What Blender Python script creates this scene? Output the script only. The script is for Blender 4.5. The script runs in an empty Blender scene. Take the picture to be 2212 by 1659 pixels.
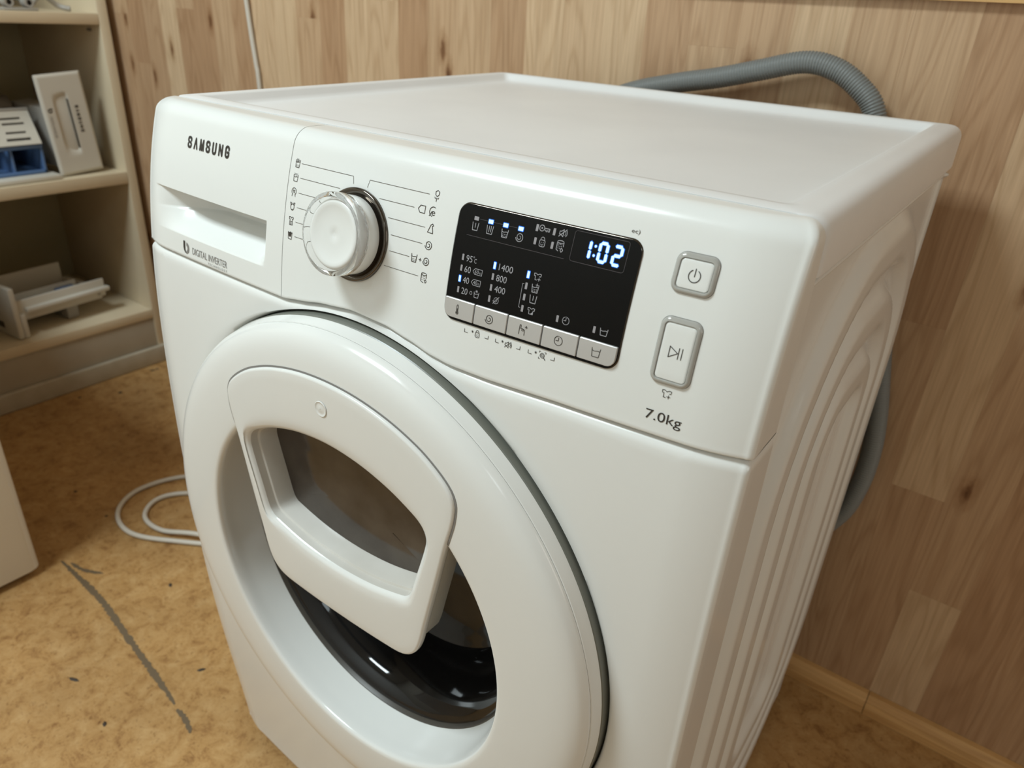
import bpy, bmesh, math, random
from mathutils import Vector, Matrix

random.seed(7)
S = bpy.context.scene
COL = S.collection

# ------------------------------------------------------------------ camera
cam_d = bpy.data.cameras.new('camera')
cam = bpy.data.objects.new('camera', cam_d)
COL.objects.link(cam)
cam.location = (0.68325, -0.35300, 0.93324)
cam.rotation_euler = (1.095177, -0.054341, 0.632167)
cam_d.sensor_width = 36.0
cam_d.lens = 1572.84 * 36.0 / 2212.0
cam_d.clip_start = 0.01
cam_d.dof.use_dof = True
cam_d.dof.focus_distance = 0.50
cam_d.dof.aperture_fstop = 9.0
S.camera = cam

# ------------------------------------------------------------------ world, lights, exposure
w = bpy.data.worlds.new('world'); S.world = w; w.use_nodes = True
w.node_tree.nodes['Background'].inputs[0].default_value = (1.0, 0.9, 0.78, 1)
w.node_tree.nodes['Background'].inputs[1].default_value = 0.02

def area(name, loc, target, sx, sy, power, color=(0.865, 1.0, 1.04)):
    d = bpy.data.lights.new(name, 'AREA'); d.shape = 'RECTANGLE'
    d.size = sx; d.size_y = sy; d.energy = power; d.color = color
    o = bpy.data.objects.new(name, d); COL.objects.link(o)
    o.location = loc
    v = Vector(target) - Vector(loc)
    o.rotation_euler = v.to_track_quat('-Z', 'Y').to_euler()
    return o

area('ceiling_light', (-0.52, -0.90, 2.40), (-0.52, -0.89, 0.0), 0.70, 0.45, 46)
area('side_fill_light', (2.45, 0.05, 1.15), (0.6, 0.05, 0.6), 0.80, 0.80, 5.5, (1.0, 0.94, 0.86))  # added warm fill for the surfaces facing right, no window stands there
area('ceiling_light_far', (1.75, -1.45, 2.40), (-0.5, -0.9, 0.8), 0.35, 0.60, 4)

S.view_settings.view_transform = 'Standard'
S.view_settings.look = 'None'
S.view_settings.gamma = 1.0
S.view_settings.use_curve_mapping = False
S.view_settings.exposure = 0.0

# ------------------------------------------------------------------ materials
def mat(name, col, rough=0.5, metal=0.0, spec=0.5, trans=0.0, ior=1.45, emit=None, estr=0.0, coat=0.0, alpha=1.0):
    m = bpy.data.materials.new(name); m.use_nodes = True
    b = m.node_tree.nodes['Principled BSDF']
    b.inputs['Base Color'].default_value = (*col, 1)
    b.inputs['Roughness'].default_value = rough
    b.inputs['Metallic'].default_value = metal
    b.inputs['Specular IOR Level'].default_value = spec
    b.inputs['Transmission Weight'].default_value = trans
    b.inputs['IOR'].default_value = ior
    b.inputs['Coat Weight'].default_value = coat
    b.inputs['Coat Roughness'].default_value = 0.05
    if emit:
        b.inputs['Emission Color'].default_value = (*emit, 1)
        b.inputs['Emission Strength'].default_value = estr
    return m

def nodes(m):
    nt = m.node_tree
    return nt, nt.nodes, nt.links, nt.nodes['Principled BSDF']

def ramp(N, stops):
    r = N.new('ShaderNodeValToRGB')
    e = r.color_ramp.elements
    while len(e) < len(stops): e.new(0.5)
    for i, (p, c) in enumerate(stops):
        e[i].position = p; e[i].color = (*c, 1)
    return r

def mottled(name, c1, c2, scale, rough, detail=6.0, bump=0.0, spec=0.5):
    m = mat(name, c1, rough, spec=spec)
    nt, N, L, b = nodes(m)
    g = N.new('ShaderNodeNewGeometry')
    n = N.new('ShaderNodeTexNoise'); n.inputs['Scale'].default_value = scale; n.inputs['Detail'].default_value = detail
    L.new(g.outputs['Position'], n.inputs['Vector'])
    r = ramp(N, [(0.35, c1), (0.65, c2)])
    L.new(n.outputs['Fac'], r.inputs['Fac']); L.new(r.outputs['Color'], b.inputs['Base Color'])
    if bump:
        bp = N.new('ShaderNodeBump'); bp.inputs['Strength'].default_value = bump; bp.inputs['Distance'].default_value = 0.0006
        L.new(n.outputs['Fac'], bp.inputs['Height']); L.new(bp.outputs['Normal'], b.inputs['Normal'])
    return m

M = {}
M['white'] = mottled('white_plastic', (0.775, 0.785, 0.765), (0.80, 0.81, 0.79), 3.0, 0.22)
M['enamel'] = mottled('white_enamel', (0.76, 0.765, 0.745), (0.785, 0.79, 0.77), 2.0, 0.20)
M['top'] = mottled('worktop_white', (0.75, 0.75, 0.745), (0.79, 0.79, 0.785), 7.0, 0.38, spec=0.3)
M['flap'] = mottled('flap_white', (0.76, 0.76, 0.735), (0.78, 0.78, 0.755), 4.0, 0.16)
M['cream'] = mat('cream_plastic', (0.66, 0.63, 0.56), 0.3)
M['print'] = mat('dark_print', (0.035, 0.03, 0.026), 0.5)
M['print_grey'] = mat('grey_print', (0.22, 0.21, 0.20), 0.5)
M['line'] = mat('line_print', (0.11, 0.10, 0.09), 0.5)
M['black'] = mat('black_glass', (0.0035, 0.003, 0.0026), 0.06, spec=0.16)
M['glyph'] = mat('display_print', (0.34, 0.335, 0.36), 0.5)
M['dimline'] = mat('display_line', (0.07, 0.06, 0.065), 0.5)
M['led_off'] = mat('led_off', (0.33, 0.315, 0.335), 0.4)
M['led_on'] = mat('led_on', (0.2, 0.3, 0.4), 0.4, emit=(0.52, 0.90, 1.0), estr=1.25)
M['led_halo'] = mat('led_halo', (0.0, 0.02, 0.1), 0.4, emit=(0.005, 0.17, 0.95), estr=0.8)  # blue halo of the lit LEDs, painted as a glowing strip
M['silver'] = mat('silver_button', (0.56, 0.55, 0.54), 0.32, metal=0.45)
M['chrome'] = mat('dark_chrome', (0.12, 0.105, 0.09), 0.12, metal=0.9)
M['rimclear'] = mat('clear_rim', (0.60, 0.59, 0.55), 0.05, metal=0.0, trans=0.35, ior=1.49, coat=0.6)
M['clear'] = mat('clear_acrylic', (0.97, 0.97, 0.97), 0.02, trans=1.0, ior=1.22)
M['grey_rim'] = mat('grey_rim', (0.17, 0.175, 0.15), 0.30)
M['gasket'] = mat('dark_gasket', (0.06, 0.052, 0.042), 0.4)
M['smoke'] = mat('smoked_glass', (0.010, 0.0095, 0.0095), 0.06, spec=0.42)
M['pane'] = mottled('brown_smoked_pane', (0.045, 0.034, 0.026), (0.075, 0.06, 0.047), 26.0, 0.08, 8.0)
M['wet'] = mottled('pane_surround', (0.60, 0.57, 0.52), (0.68, 0.655, 0.61), 14.0, 0.14)
M['dark'] = mat('dark_inside', (0.02, 0.018, 0.016), 0.8)
M['hose'] = mat('grey_hose', (0.20, 0.21, 0.205), 0.45)
M['cord'] = mat('white_cord', (0.64, 0.60, 0.53), 0.45)
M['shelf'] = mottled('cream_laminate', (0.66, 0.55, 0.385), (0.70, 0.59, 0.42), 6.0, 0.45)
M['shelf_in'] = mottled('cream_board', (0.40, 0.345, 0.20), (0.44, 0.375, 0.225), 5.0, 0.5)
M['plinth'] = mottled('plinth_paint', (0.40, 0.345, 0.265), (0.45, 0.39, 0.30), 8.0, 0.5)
M['skirt'] = mottled('skirting_paint', (0.47, 0.42, 0.33), (0.42, 0.37, 0.28), 30.0, 0.5)
M['old_white'] = mat('old_white_plastic', (0.62, 0.585, 0.51), 0.35)
M['old_grey'] = mat('old_grey_plastic', (0.36, 0.335, 0.30), 0.4)
M['blue'] = mat('blue_plastic', (0.10, 0.185, 0.37), 0.35)
M['brown_grey'] = mat('brown_grey_film', (0.17, 0.145, 0.115), 0.3)
M['appliance'] = mottled('appliance_white', (0.79, 0.77, 0.73), (0.82, 0.80, 0.76), 3.0, 0.35)
M['foot'] = mat('rubber_foot', (0.04, 0.037, 0.033), 0.7)
M['stain'] = mat('dark_scuff', (0.15, 0.105, 0.06), 0.6)
M['crumb'] = mat('dark_crumb', (0.05, 0.035, 0.025), 0.7)
M['plaster'] = mottled('left_wall_paint', (0.52, 0.47, 0.38), (0.56, 0.51, 0.42), 4.0, 0.7)
M['white_wall'] = mottled('white_wall_paint', (0.80, 0.80, 0.78), (0.84, 0.84, 0.82), 4.0, 0.7)

def floor_mat():
    m = mat('linoleum', (0.4, 0.25, 0.1), 0.42)
    nt, N, L, b = nodes(m)
    g = N.new('ShaderNodeNewGeometry')
    def noise(s, d=8.0, ro=0.6, dist=0.0):
        n = N.new('ShaderNodeTexNoise'); n.inputs['Scale'].default_value = s
        n.inputs['Detail'].default_value = d; n.inputs['Roughness'].default_value = ro
        n.inputs['Distortion'].default_value = dist
        L.new(g.outputs['Position'], n.inputs['Vector']); return n
    n1 = noise(34, 12, 0.78, 0.5); n2 = noise(120, 6, 0.75, 1.0); n3 = noise(5, 3, 0.5)
    r1 = ramp(N, [(0.34, (0.27, 0.13, 0.045)), (0.47, (0.46, 0.265, 0.10)), (0.66, (0.57, 0.365, 0.165))])
    L.new(n1.outputs['Fac'], r1.inputs['Fac'])
    r2 = ramp(N, [(0.30, (0.50, 0.40, 0.32)), (0.45, (1, 1, 1))])
    L.new(n2.outputs['Fac'], r2.inputs['Fac'])
    r3 = ramp(N, [(0.3, (0.82, 0.80, 0.78)), (0.7, (1.06, 1.05, 1.03))])
    L.new(n3.outputs['Fac'], r3.inputs['Fac'])
    def mul(a, c):
        x = N.new('ShaderNodeMix'); x.data_type = 'RGBA'; x.blend_type = 'MULTIPLY'; x.inputs[0].default_value = 1.0
        L.new(a, x.inputs[6]); L.new(c, x.inputs[7]); return x.outputs[2]
    L.new(mul(mul(r1.outputs['Color'], r2.outputs['Color']), r3.outputs['Color']), b.inputs['Base Color'])
    return m
M['floor'] = floor_mat()

def wood_mat(name, lo, hi, knots=True, axis='z'):
    m = mat(name, lo, 0.42, spec=0.4)
    nt, N, L, b = nodes(m)
    g = N.new('ShaderNodeNewGeometry'); oi = N.new('ShaderNodeObjectInfo')
    def math_(op, a, bb):
        x = N.new('ShaderNodeMath'); x.operation = op
        for i, v in enumerate((a, bb)):
            if v is None: continue
            if isinstance(v, (int, float)): x.inputs[i].default_value = v
            else: L.new(v, x.inputs[i])
        return x.outputs[0]
    off = N.new('ShaderNodeCombineXYZ')
    o1 = math_('MULTIPLY', oi.outputs['Random'], 37.0); o2 = math_('MULTIPLY', oi.outputs['Random'], 91.0)
    L.new(o1, off.inputs[0]); L.new(o2, off.inputs[1]); L.new(o1, off.inputs[2])
    add = N.new('ShaderNodeVectorMath'); add.operation = 'ADD'
    L.new(g.outputs['Position'], add.inputs[0]); L.new(off.outputs[0], add.inputs[1])
    def scaled(v):
        s = N.new('ShaderNodeVectorMath'); s.operation = 'MULTIPLY'
        L.new(add.outputs[0], s.inputs[0]); s.inputs[1].default_value = v; return s.outputs[0]
    st = (lambda a, c: (a, 1, c)) if axis == 'z' else (lambda a, c: (c, 1, a))
    fine = N.new('ShaderNodeTexNoise'); fine.inputs['Scale'].default_value = 1.0; fine.inputs['Detail'].default_value = 8; fine.inputs['Roughness'].default_value = 0.65
    L.new(scaled(st(330, 9)), fine.inputs['Vector'])
    # broad cathedral figure: bands of a slow noise field
    slow = N.new('ShaderNodeTexNoise'); slow.inputs['Scale'].default_value = 1.0; slow.inputs['Detail'].default_value = 1.5
    L.new(scaled(st(20, 2.3)), slow.inputs['Vector'])
    bands = math_('SINE', math_('MULTIPLY', slow.outputs['Fac'], 62.0), None)
    bands = math_('MULTIPLY', math_('ADD', bands, 1.0), 0.5)
    bands = math_('POWER', bands, 3.0)
    tone = ramp(N, [(0.0, lo), (0.55, tuple((a + c) / 2 * 1.02 for a, c in zip(lo, hi))), (1.0, hi)])
    L.new(oi.outputs['Random'], tone.inputs['Fac'])
    rf = ramp(N, [(0.25, (0.80, 0.77, 0.74)), (0.72, (1.08, 1.08, 1.08))]); L.new(fine.outputs['Fac'], rf.inputs['Fac'])
    rb = ramp(N, [(0.0, (1.03, 1.03, 1.03)), (1.0, (0.90, 0.865, 0.83))]); L.new(bands, rb.inputs['Fac'])
    def mul(a, c, f=1.0):
        x = N.new('ShaderNodeMix'); x.data_type = 'RGBA'; x.blend_type = 'MULTIPLY'; x.inputs[0].default_value = f
        L.new(a, x.inputs[6]); L.new(c, x.inputs[7]); return x.outputs[2]
    c = mul(mul(tone.outputs['Color'], rf.outputs['Color']), rb.outputs['Color'])
    if knots:
        v = N.new('ShaderNodeTexVoronoi'); v.inputs['Scale'].default_value = 1.0; v.inputs['Randomness'].default_value = 1.0
        v.voronoi_dimensions = '2D'
        sx = N.new('ShaderNodeSeparateXYZ'); L.new(scaled(st(12.0, 4.6)), sx.inputs[0])
        cx = N.new('ShaderNodeCombineXYZ'); L.new(sx.outputs[0], cx.inputs[0]); L.new(sx.outputs[2], cx.inputs[1])
        L.new(cx.outputs[0], v.inputs['Vector'])
        kn = N.new('ShaderNodeTexNoise'); kn.inputs['Scale'].default_value = 1.0; kn.inputs['Detail'].default_value = 4
        L.new(scaled(st(160, 90)), kn.inputs['Vector'])
        d = math_('ADD', v.outputs['Distance'], math_('MULTIPLY', math_('SUBTRACT', kn.outputs['Fac'], 0.5), 0.10))
        sep = N.new('ShaderNodeSeparateColor'); L.new(v.outputs['Color'], sep.inputs[0])
        pick = math_('GREATER_THAN', sep.outputs[0], 0.74)
        rk = ramp(N, [(0.0, (0.25, 0.17, 0.12)), (0.04, (0.45, 0.34, 0.27)), (0.09, (0.80, 0.74, 0.68)), (0.17, (1, 1, 1))])
        L.new(d, rk.inputs['Fac'])
        x = N.new('ShaderNodeMix'); x.data_type = 'RGBA'; x.blend_type = 'MULTIPLY'
        L.new(pick, x.inputs[0]); L.new(c, x.inputs[6]); L.new(rk.outputs['Color'], x.inputs[7]); c = x.outputs[2]
    L.new(c, b.inputs['Base Color'])
    return m
M['wood'] = wood_mat('oak_laminate', (0.46, 0.285, 0.165), (0.65, 0.475, 0.305))
M['moulding'] = wood_mat('pine_moulding', (0.62, 0.37, 0.15), (0.68, 0.42, 0.18), knots=False, axis='x')
M['joint'] = mat('dark_joint', (0.10, 0.06, 0.03), 0.8)

# ------------------------------------------------------------------ helpers
def ob(name, verts, faces, m, parent=None, smooth=True, label=None):
    me = bpy.data.meshes.new(name); me.from_pydata([tuple(v) for v in verts], [], faces)
    me.update()
    o = bpy.data.objects.new(name, me); COL.objects.link(o)
    if m is not None: me.materials.append(M[m] if isinstance(m, str) else m)
    if smooth: me.polygons.foreach_set('use_smooth', [True] * len(me.polygons))
    if parent is not None: o.parent = parent
    if label: o['label'] = label
    return o

def tidy(o, dist=1e-5, angle=None):
    bm = bmesh.new(); bm.from_mesh(o.data)
    bmesh.ops.remove_doubles(bm, verts=bm.verts, dist=dist)
    bmesh.ops.recalc_face_normals(bm, faces=bm.faces)
    bm.to_mesh(o.data); bm.free()
    if angle is not None: sharp(o, angle)
    return o

def sharp(o, deg):
    o.data.set_sharp_from_angle(angle=math.radians(deg))

def empty(name, loc, label=None, cat=None, group=None):
    o = bpy.data.objects.new(name, None); COL.objects.link(o); o.location = loc
    o.empty_display_size = 0.05
    if label: o['label'] = label
    if cat: o['category'] = cat
    if group: o['group'] = group
    return o

def tag(o, label, cat, group=None):
    o['label'] = label; o['category'] = cat
    if group: o['group'] = group
    return o

def struct(o, label=None):
    o['kind'] = 'structure'
    if label: o['label'] = label
    return o

def attach(o, parent):
    """parent while keeping world coordinates (all parts are modelled in world space)."""
    o.parent = parent
    o.matrix_parent_inverse = Matrix.Translation(-Vector(parent.location))
    return o

def box(name, lo, hi, m, parent=None, bev=0.002, seg=2, label=None):
    bm = bmesh.new()
    bmesh.ops.create_cube(bm, size=1.0)
    for v in bm.verts:
        v.co = Vector([(l + h) / 2 + c * (h - l) for l, h, c in zip(lo, hi, v.co)])
    if bev > 0:
        bmesh.ops.bevel(bm, geom=bm.edges[:], offset=bev, segments=seg, affect='EDGES', profile=0.5)
    me = bpy.data.meshes.new(name); bm.to_mesh(me); bm.free()
    o = bpy.data.objects.new(name, me); COL.objects.link(o); me.materials.append(M[m] if isinstance(m, str) else m)
    me.polygons.foreach_set('use_smooth', [True] * len(me.polygons)); sharp(o, 40)
    if parent is not None: attach(o, parent)
    if label: o['label'] = label
    return o

def catmull(pts, n=10, closed=False):
    P = [Vector(q) for q in pts]; out = []
    k = len(P)
    rng = range(k if closed else k - 1)
    for i in rng:
        if closed: a, b, c, d = P[(i - 1) % k], P[i], P[(i + 1) % k], P[(i + 2) % k]
        else:
            b, c = P[i], P[i + 1]
            a = P[i - 1] if i > 0 else b + (b - c)
            d = P[i + 2] if i + 2 < k else c + (c - b)
        for j in range(n):
            t = j / n
            out.append(0.5 * ((2 * b) + (c - a) * t + (2 * a - 5 * b + 4 * c - d) * t * t + (3 * b - a - 3 * c + d) * t ** 3))
    if not closed: out.append(P[-1])
    return out

def tube(name, pts, r, m, parent=None, seg=12, label=None):
    """pts: dense path; r: number or function of index."""
    P = [Vector(q) for q in pts]; verts = []; faces = []
    T = [(P[min(i + 1, len(P) - 1)] - P[max(i - 1, 0)]).normalized() for i in range(len(P))]
    up = Vector((0, 0, 1)) if abs(T[0].z) < 0.9 else Vector((0, 1, 0))
    nrm = (up - T[0] * up.dot(T[0])).normalized()
    for i, q in enumerate(P):
        nrm = (nrm - T[i] * nrm.dot(T[i])).normalized(); bi = T[i].cross(nrm)
        rr = r(i) if callable(r) else r
        for k in range(seg):
            a = 2 * math.pi * k / seg
            verts.append(q + (nrm * math.cos(a) + bi * math.sin(a)) * rr)
    for i in range(len(P) - 1):
        for k in range(seg):
            faces.append((i * seg + k, i * seg + (k + 1) % seg, (i + 1) * seg + (k + 1) % seg, (i + 1) * seg + k))
    faces.append(tuple(range(seg - 1, -1, -1))); faces.append(tuple((len(P) - 1) * seg + k for k in range(seg)))
    o = ob(name, verts, faces, m)
    if parent is not None: attach(o, parent)
    if label: o['label'] = label
    return o

def loft(name, loops, m, parent=None, cap0=False, cap1=False, angle=35, label=None):
    n = len(loops[0]); verts = [q for l in loops for q in l]; faces = []
    for i in range(len(loops) - 1):
        for k in range(n):
            faces.append((i * n + k, i * n + (k + 1) % n, (i + 1) * n + (k + 1) % n, (i + 1) * n + k))
    if cap0: faces.append(tuple(range(n - 1, -1, -1)))
    if cap1: faces.append(tuple((len(loops) - 1) * n + k for k in range(n)))
    o = ob(name, verts, faces, m); tidy(o, 1e-7, angle)
    if parent is not None: attach(o, parent)
    if label: o['label'] = label
    return o

def rrect(x0, x1, z0, z1, r, n=6):
    """rounded rectangle outline; r a number or 4 radii (lower-left, lower-right, upper-right, upper-left)."""
    rs = [r] * 4 if isinstance(r, (int, float)) else r
    cs = [(x0 + rs[0], z0 + rs[0], math.pi), (x1 - rs[1], z0 + rs[1], 1.5 * math.pi), (x1 - rs[2], z1 - rs[2], 0), (x0 + rs[3], z1 - rs[3], 0.5 * math.pi)]
    out = []
    for (cx, cz, a0), rr in zip(cs, rs):
        for i in range(n + 1):
            a = a0 + 0.5 * math.pi * i / n
            out.append((cx + rr * math.cos(a), cz + rr * math.sin(a)))
    return out

def inset(loop, d):
    n = len(loop); out = []
    for i in range(n):
        a, b, c = loop[i - 1], loop[i], loop[(i + 1) % n]
        t = Vector((c[0] - a[0], c[1] - a[1])); t = t.normalized() if t.length > 0 else Vector((1, 0))
        out.append((b[0] - t.y * d, b[1] + t.x * d))
    return out

def lerp(a, b, t): return a + (b - a) * t
def sstep(a, b, x):
    t = min(1, max(0, (x - a) / (b - a))); return t * t * (3 - 2 * t)
def interp(tab, x):
    if x <= tab[0][0]: return tab[0][1]
    for (x0, y0), (x1, y1) in zip(tab, tab[1:]):
        if x <= x1: return lerp(y0, y1, sstep(0, 1, (x - x0) / (x1 - x0)) * 0.35 + 0.65 * (x - x0) / (x1 - x0))
    return tab[-1][1]

# ------------------------------------------------------------------ the room
Y_WALL = 0.632
floor = struct(ob('floor', [(-1.66, -1.9, 0), (2.6, -1.9, 0), (2.6, 0.66, 0), (-1.66, 0.66, 0)], [(0, 1, 2, 3)], 'floor', smooth=False),
               'mottled tan and brown linoleum floor')
wall_back = struct(ob('wall_back', [(-1.66, Y_WALL + 0.008, 0), (2.6, Y_WALL + 0.008, 0), (2.6, Y_WALL + 0.008, 2.45), (-1.66, Y_WALL + 0.008, 2.45),
                                    (-1.66, Y_WALL + 0.06, 0), (2.6, Y_WALL + 0.06, 0), (2.6, Y_WALL + 0.06, 2.45), (-1.66, Y_WALL + 0.06, 2.45)],
                      [(0, 1, 2, 3), (7, 6, 5, 4), (0, 4, 5, 1), (3, 2, 6, 7), (0, 3, 7, 4), (1, 5, 6, 2)], 'joint', smooth=False),
                   'back wall clad in vertical oak laminate strips')
wall_left = struct(ob('wall_left', [(-1.66, -1.9, 0), (-1.66, 0.66, 0), (-1.66, 0.66, 2.45), (-1.66, -1.9, 2.45)], [(0, 1, 2, 3)], 'plaster', smooth=False),
                   'cream wall behind the shelf unit')

wall_right = struct(ob('wall_right', [(2.6, 0.66, 0), (2.6, -1.9, 0), (2.6, -1.9, 2.45), (2.6, 0.66, 2.45)], [(0, 1, 2, 3)], 'plaster', smooth=False), 'cream wall on the right')
wall_front = struct(ob('wall_front', [(2.6, -1.9, 0), (-1.66, -1.9, 0), (-1.66, -1.9, 2.45), (2.6, -1.9, 2.45)], [(0, 1, 2, 3)], 'white_wall', smooth=False), 'white wall opposite the machine')
ceiling = struct(ob('ceiling', [(-1.66, -1.9, 2.45), (-1.66, 0.66, 2.45), (2.6, 0.66, 2.45), (2.6, -1.9, 2.45)], [(0, 1, 2, 3)], 'plaster', smooth=False), 'pale ceiling')

# strips: one shared mesh, length by scale
PITCH = 0.0652; GAP = 0.00004
def plank_mesh():
    bm = bmesh.new(); bmesh.ops.create_cube(bm, size=1.0)
    for v in bm.verts: v.co = Vector((v.co.x * (PITCH - GAP), v.co.y * 0.008, v.co.z))
    es = [e for e in bm.edges if all(v.co.y < 0 for v in e.verts)]
    bmesh.ops.bevel(bm, geom=es, offset=0.00010, segments=1, affect='EDGES')
    me = bpy.data.meshes.new('plank'); bm.to_mesh(me); bm.free(); me.materials.append(M['wood']); return me
PLANK = plank_mesh()
known = {6: [0.614, 1.30], 7: [0.387, 1.02], 8: [0.236, 0.86], 9: [0.58, 1.2], 4: [0.40, 1.05], 5: [0.33, 0.985]}
rl = random.Random(3)
for k in range(-22, 27):
    x0 = 0.1843 + PITCH * k
    if x0 < -1.63 or x0 > 1.9: continue
    cuts = known.get(k)
    if not cuts:
        z = rl.uniform(0.15, 0.6); cuts = [z]
        while z < 1.9:
            z += rl.uniform(0.42, 0.8); cuts.append(z)
    zs = [0.0] + [c for c in cuts if c < 2.3] + [2.45]
    for a, b in zip(zs, zs[1:]):
        o = bpy.data.objects.new('plank', PLANK); COL.objects.link(o); o.parent = wall_back
        o.location = (x0 + PITCH / 2, Y_WALL + 0.004, (a + b) / 2); o.scale = (1, 1, b - a - GAP)

def mould(name, x0, x1, z0, z1, depth, m, tilt=0.0):
    prof = [(0, z0), (-depth, z0), (-depth, z0 + (z1 - z0) * 0.45), (-depth * 0.85, z0 + (z1 - z0) * 0.75), (-depth * 0.45, z1), (0, z1)]
    verts = []; 
    for x in (x0, x1): verts += [(x, Y_WALL - 0.0005 + d - tilt * (x - 0.6), z) for d, z in prof]
    n = len(prof)
    faces = [(i, i + 1, n + i + 1, n + i) for i in range(n - 1)] + [tuple(range(n - 1, -1, -1)), tuple(range(n, 2 * n))]
    o = ob(name, verts, faces, m, smooth=False); tidy(o); return o
struct(mould('baseboard_back', 0.7075, 2.5, 0.0005, 0.032, 0.021, 'moulding'), 'pale pine moulding along the wall, right of the joint')
struct(mould('baseboard_back', -1.14, 0.7065, 0.0005, 0.032, 0.021, 'moulding'), 'pine moulding along the wall behind the washing machine')
struct(mould('trim_1', -1.14, 2.5, 0.9662, 0.996, 0.010, 'moulding'), 'thin horizontal wooden strip across the wall at the top right')

# marks on the floor
def scuff(name, pts, width, m, seed):
    r = random.Random(seed); P = catmull([(x, y, 0) for x, y in pts], 16); verts = []; faces = []
    for i, q in enumerate(P):
        t = (P[min(i + 1, len(P) - 1)] - P[max(i - 1, 0)]).normalized(); n = Vector((-t.y, t.x, 0))
        e = min(1.0, 0.35 + 4 * min(i, len(P) - 1 - i) / len(P))
        wl = width * e * r.uniform(0.55, 1.2); wr = width * e * r.uniform(0.55, 1.2)
        verts += [q + n * wl / 2 + Vector((0, 0, 0.0004)), q - n * wr / 2 + Vector((0, 0, 0.0004))]
    for i in range(len(P) - 1): faces.append((2 * i, 2 * i + 1, 2 * i + 3, 2 * i + 2))
    o = ob(name, verts, faces, m, smooth=False); o.parent = floor; return o
scuff('scuff_mark', [(-0.543, 0.022), (-0.47, 0.02), (-0.395, 0.017), (-0.332, 0.0085), (-0.25, -0.003), (-0.18, -0.012), (-0.11, -0.023)], 0.011, 'stain', 1)['label'] = 'long dark scuff line across the tan floor'
scuff('scuff_mark', [(-0.525, 0.03), (-0.49, 0.035), (-0.455, 0.052)], 0.007, 'stain', 2)
scuff('scuff_mark', [(-0.10, -0.026), (-0.075, -0.028), (-0.05, -0.036)], 0.008, 'stain', 5)
def crumb(x, y, l, wd, a, m='crumb'):
    c, s = math.cos(a), math.sin(a); pts = [(-l, 0), (-l * .4, -wd), (l * .5, -wd * .7), (l, 0.2 * wd), (l * .2, wd), (-l * .6, wd * .6)]
    vs = [(x + c * u - s * v, y + s * u + c * v, 0.0003) for u, v in pts] + [(x, y, 0.0022)]
    o = ob('crumb', vs, [(i, (i + 1) % 6, 6) for i in range(6)] + [tuple(range(5, -1, -1))], m, smooth=False); o.parent = floor; return o
crumb(-0.2652, -0.0911, 0.010, 0.0030, 0.30)
crumb(-0.3395, 0.1097, 0.006, 0.0030, -0.50)
crumb(-0.1357, 0.0370, 0.007, 0.0030, 0.90)
crumb(-0.1561, -0.1020, 0.005, 0.0030, 2.60)
crumb(-0.7331, 0.1396, 0.004, 0.0030, 0.20)
crumb(-0.6084, 0.1382, 0.003, 0.0030, 1.00)
crumb(-1.0727, 0.4181, 0.006, 0.0050, 2.00)
crumb(-1.1197, 0.3387, 0.004, 0.0040, 0.10)
crumb(-1.1297, 0.5527, 0.006, 0.0030, 0.50)
crumb(-1.1309, 0.5400, 0.008, 0.0040, 0.90)

# ------------------------------------------------------------------ washing machine: surface of the bowed front
PC = [1.6736569997150497, 0.6340056364233279, -0.11140929983461903, 0.10255274589778235, -0.010436149938198445, -0.00800368692043159]
BOW = 0.011
def F(z):
    t = z - 0.45; v = 0.0
    for c in PC: v = v * t + c
    return v
def YF(x, z):
    e = min(1.0, max(0.0, (abs(x - 0.3) - 0.262) / 0.034))
    return F(z) - BOW + BOW * ((x - 0.3) / 0.3) ** 2 + 0.0055 * e * e
RC = 0.0045            # vertical corner radius
Y_SIDE = 0.047        # where console / front panel meet the cabinet side
ZTOP = 0.8452
W0, W1 = 0.0, 0.6

def corner_section(z, ins=0.0):
    """right-hand half section: list of (x, y) around the right corner from x = W1 - RC back to Y_SIDE."""
    x1 = W1 - ins; r = RC
    yc = YF(x1 - r, z) + ins
    pts = []
    for i in range(9):
        a = math.pi / 2 * i / 8
        pts.append((x1 - r + r * math.sin(a), yc + r - r * math.cos(a)))
    for i in range(1, 5):
        pts.append((x1, lerp(yc + r, Y_SIDE, i / 4)))
    return pts

def section(z, xs, ins=0.0, left=False, right=False):
    """one horizontal row of the front: optional left corner, the xs, optional right corner."""
    row = []
    if left: row += [(W0 + W1 - x, y) for x, y in reversed(corner_section(z, ins))]
    row += [(x, YF(x, z) + ins) for x in xs]
    if right: row += corner_section(z, ins)
    return row

ZB = [(0.0, 0.7172), (0.219, 0.7172), (0.238, 0.7200), (0.268, 0.7250), (0.298, 0.7280), (0.332, 0.7262), (0.355, 0.7218), (0.377, 0.7166), (0.394, 0.7145), (0.425, 0.7142), (0.48, 0.7160), (0.6, 0.7175)]
def zb(x): return interp(ZB, x)

wm = empty('washing_machine', (0.3, 0.28, 0.0), 'white front-loading washing machine with lit display showing 1:02', 'washing machine')

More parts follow.
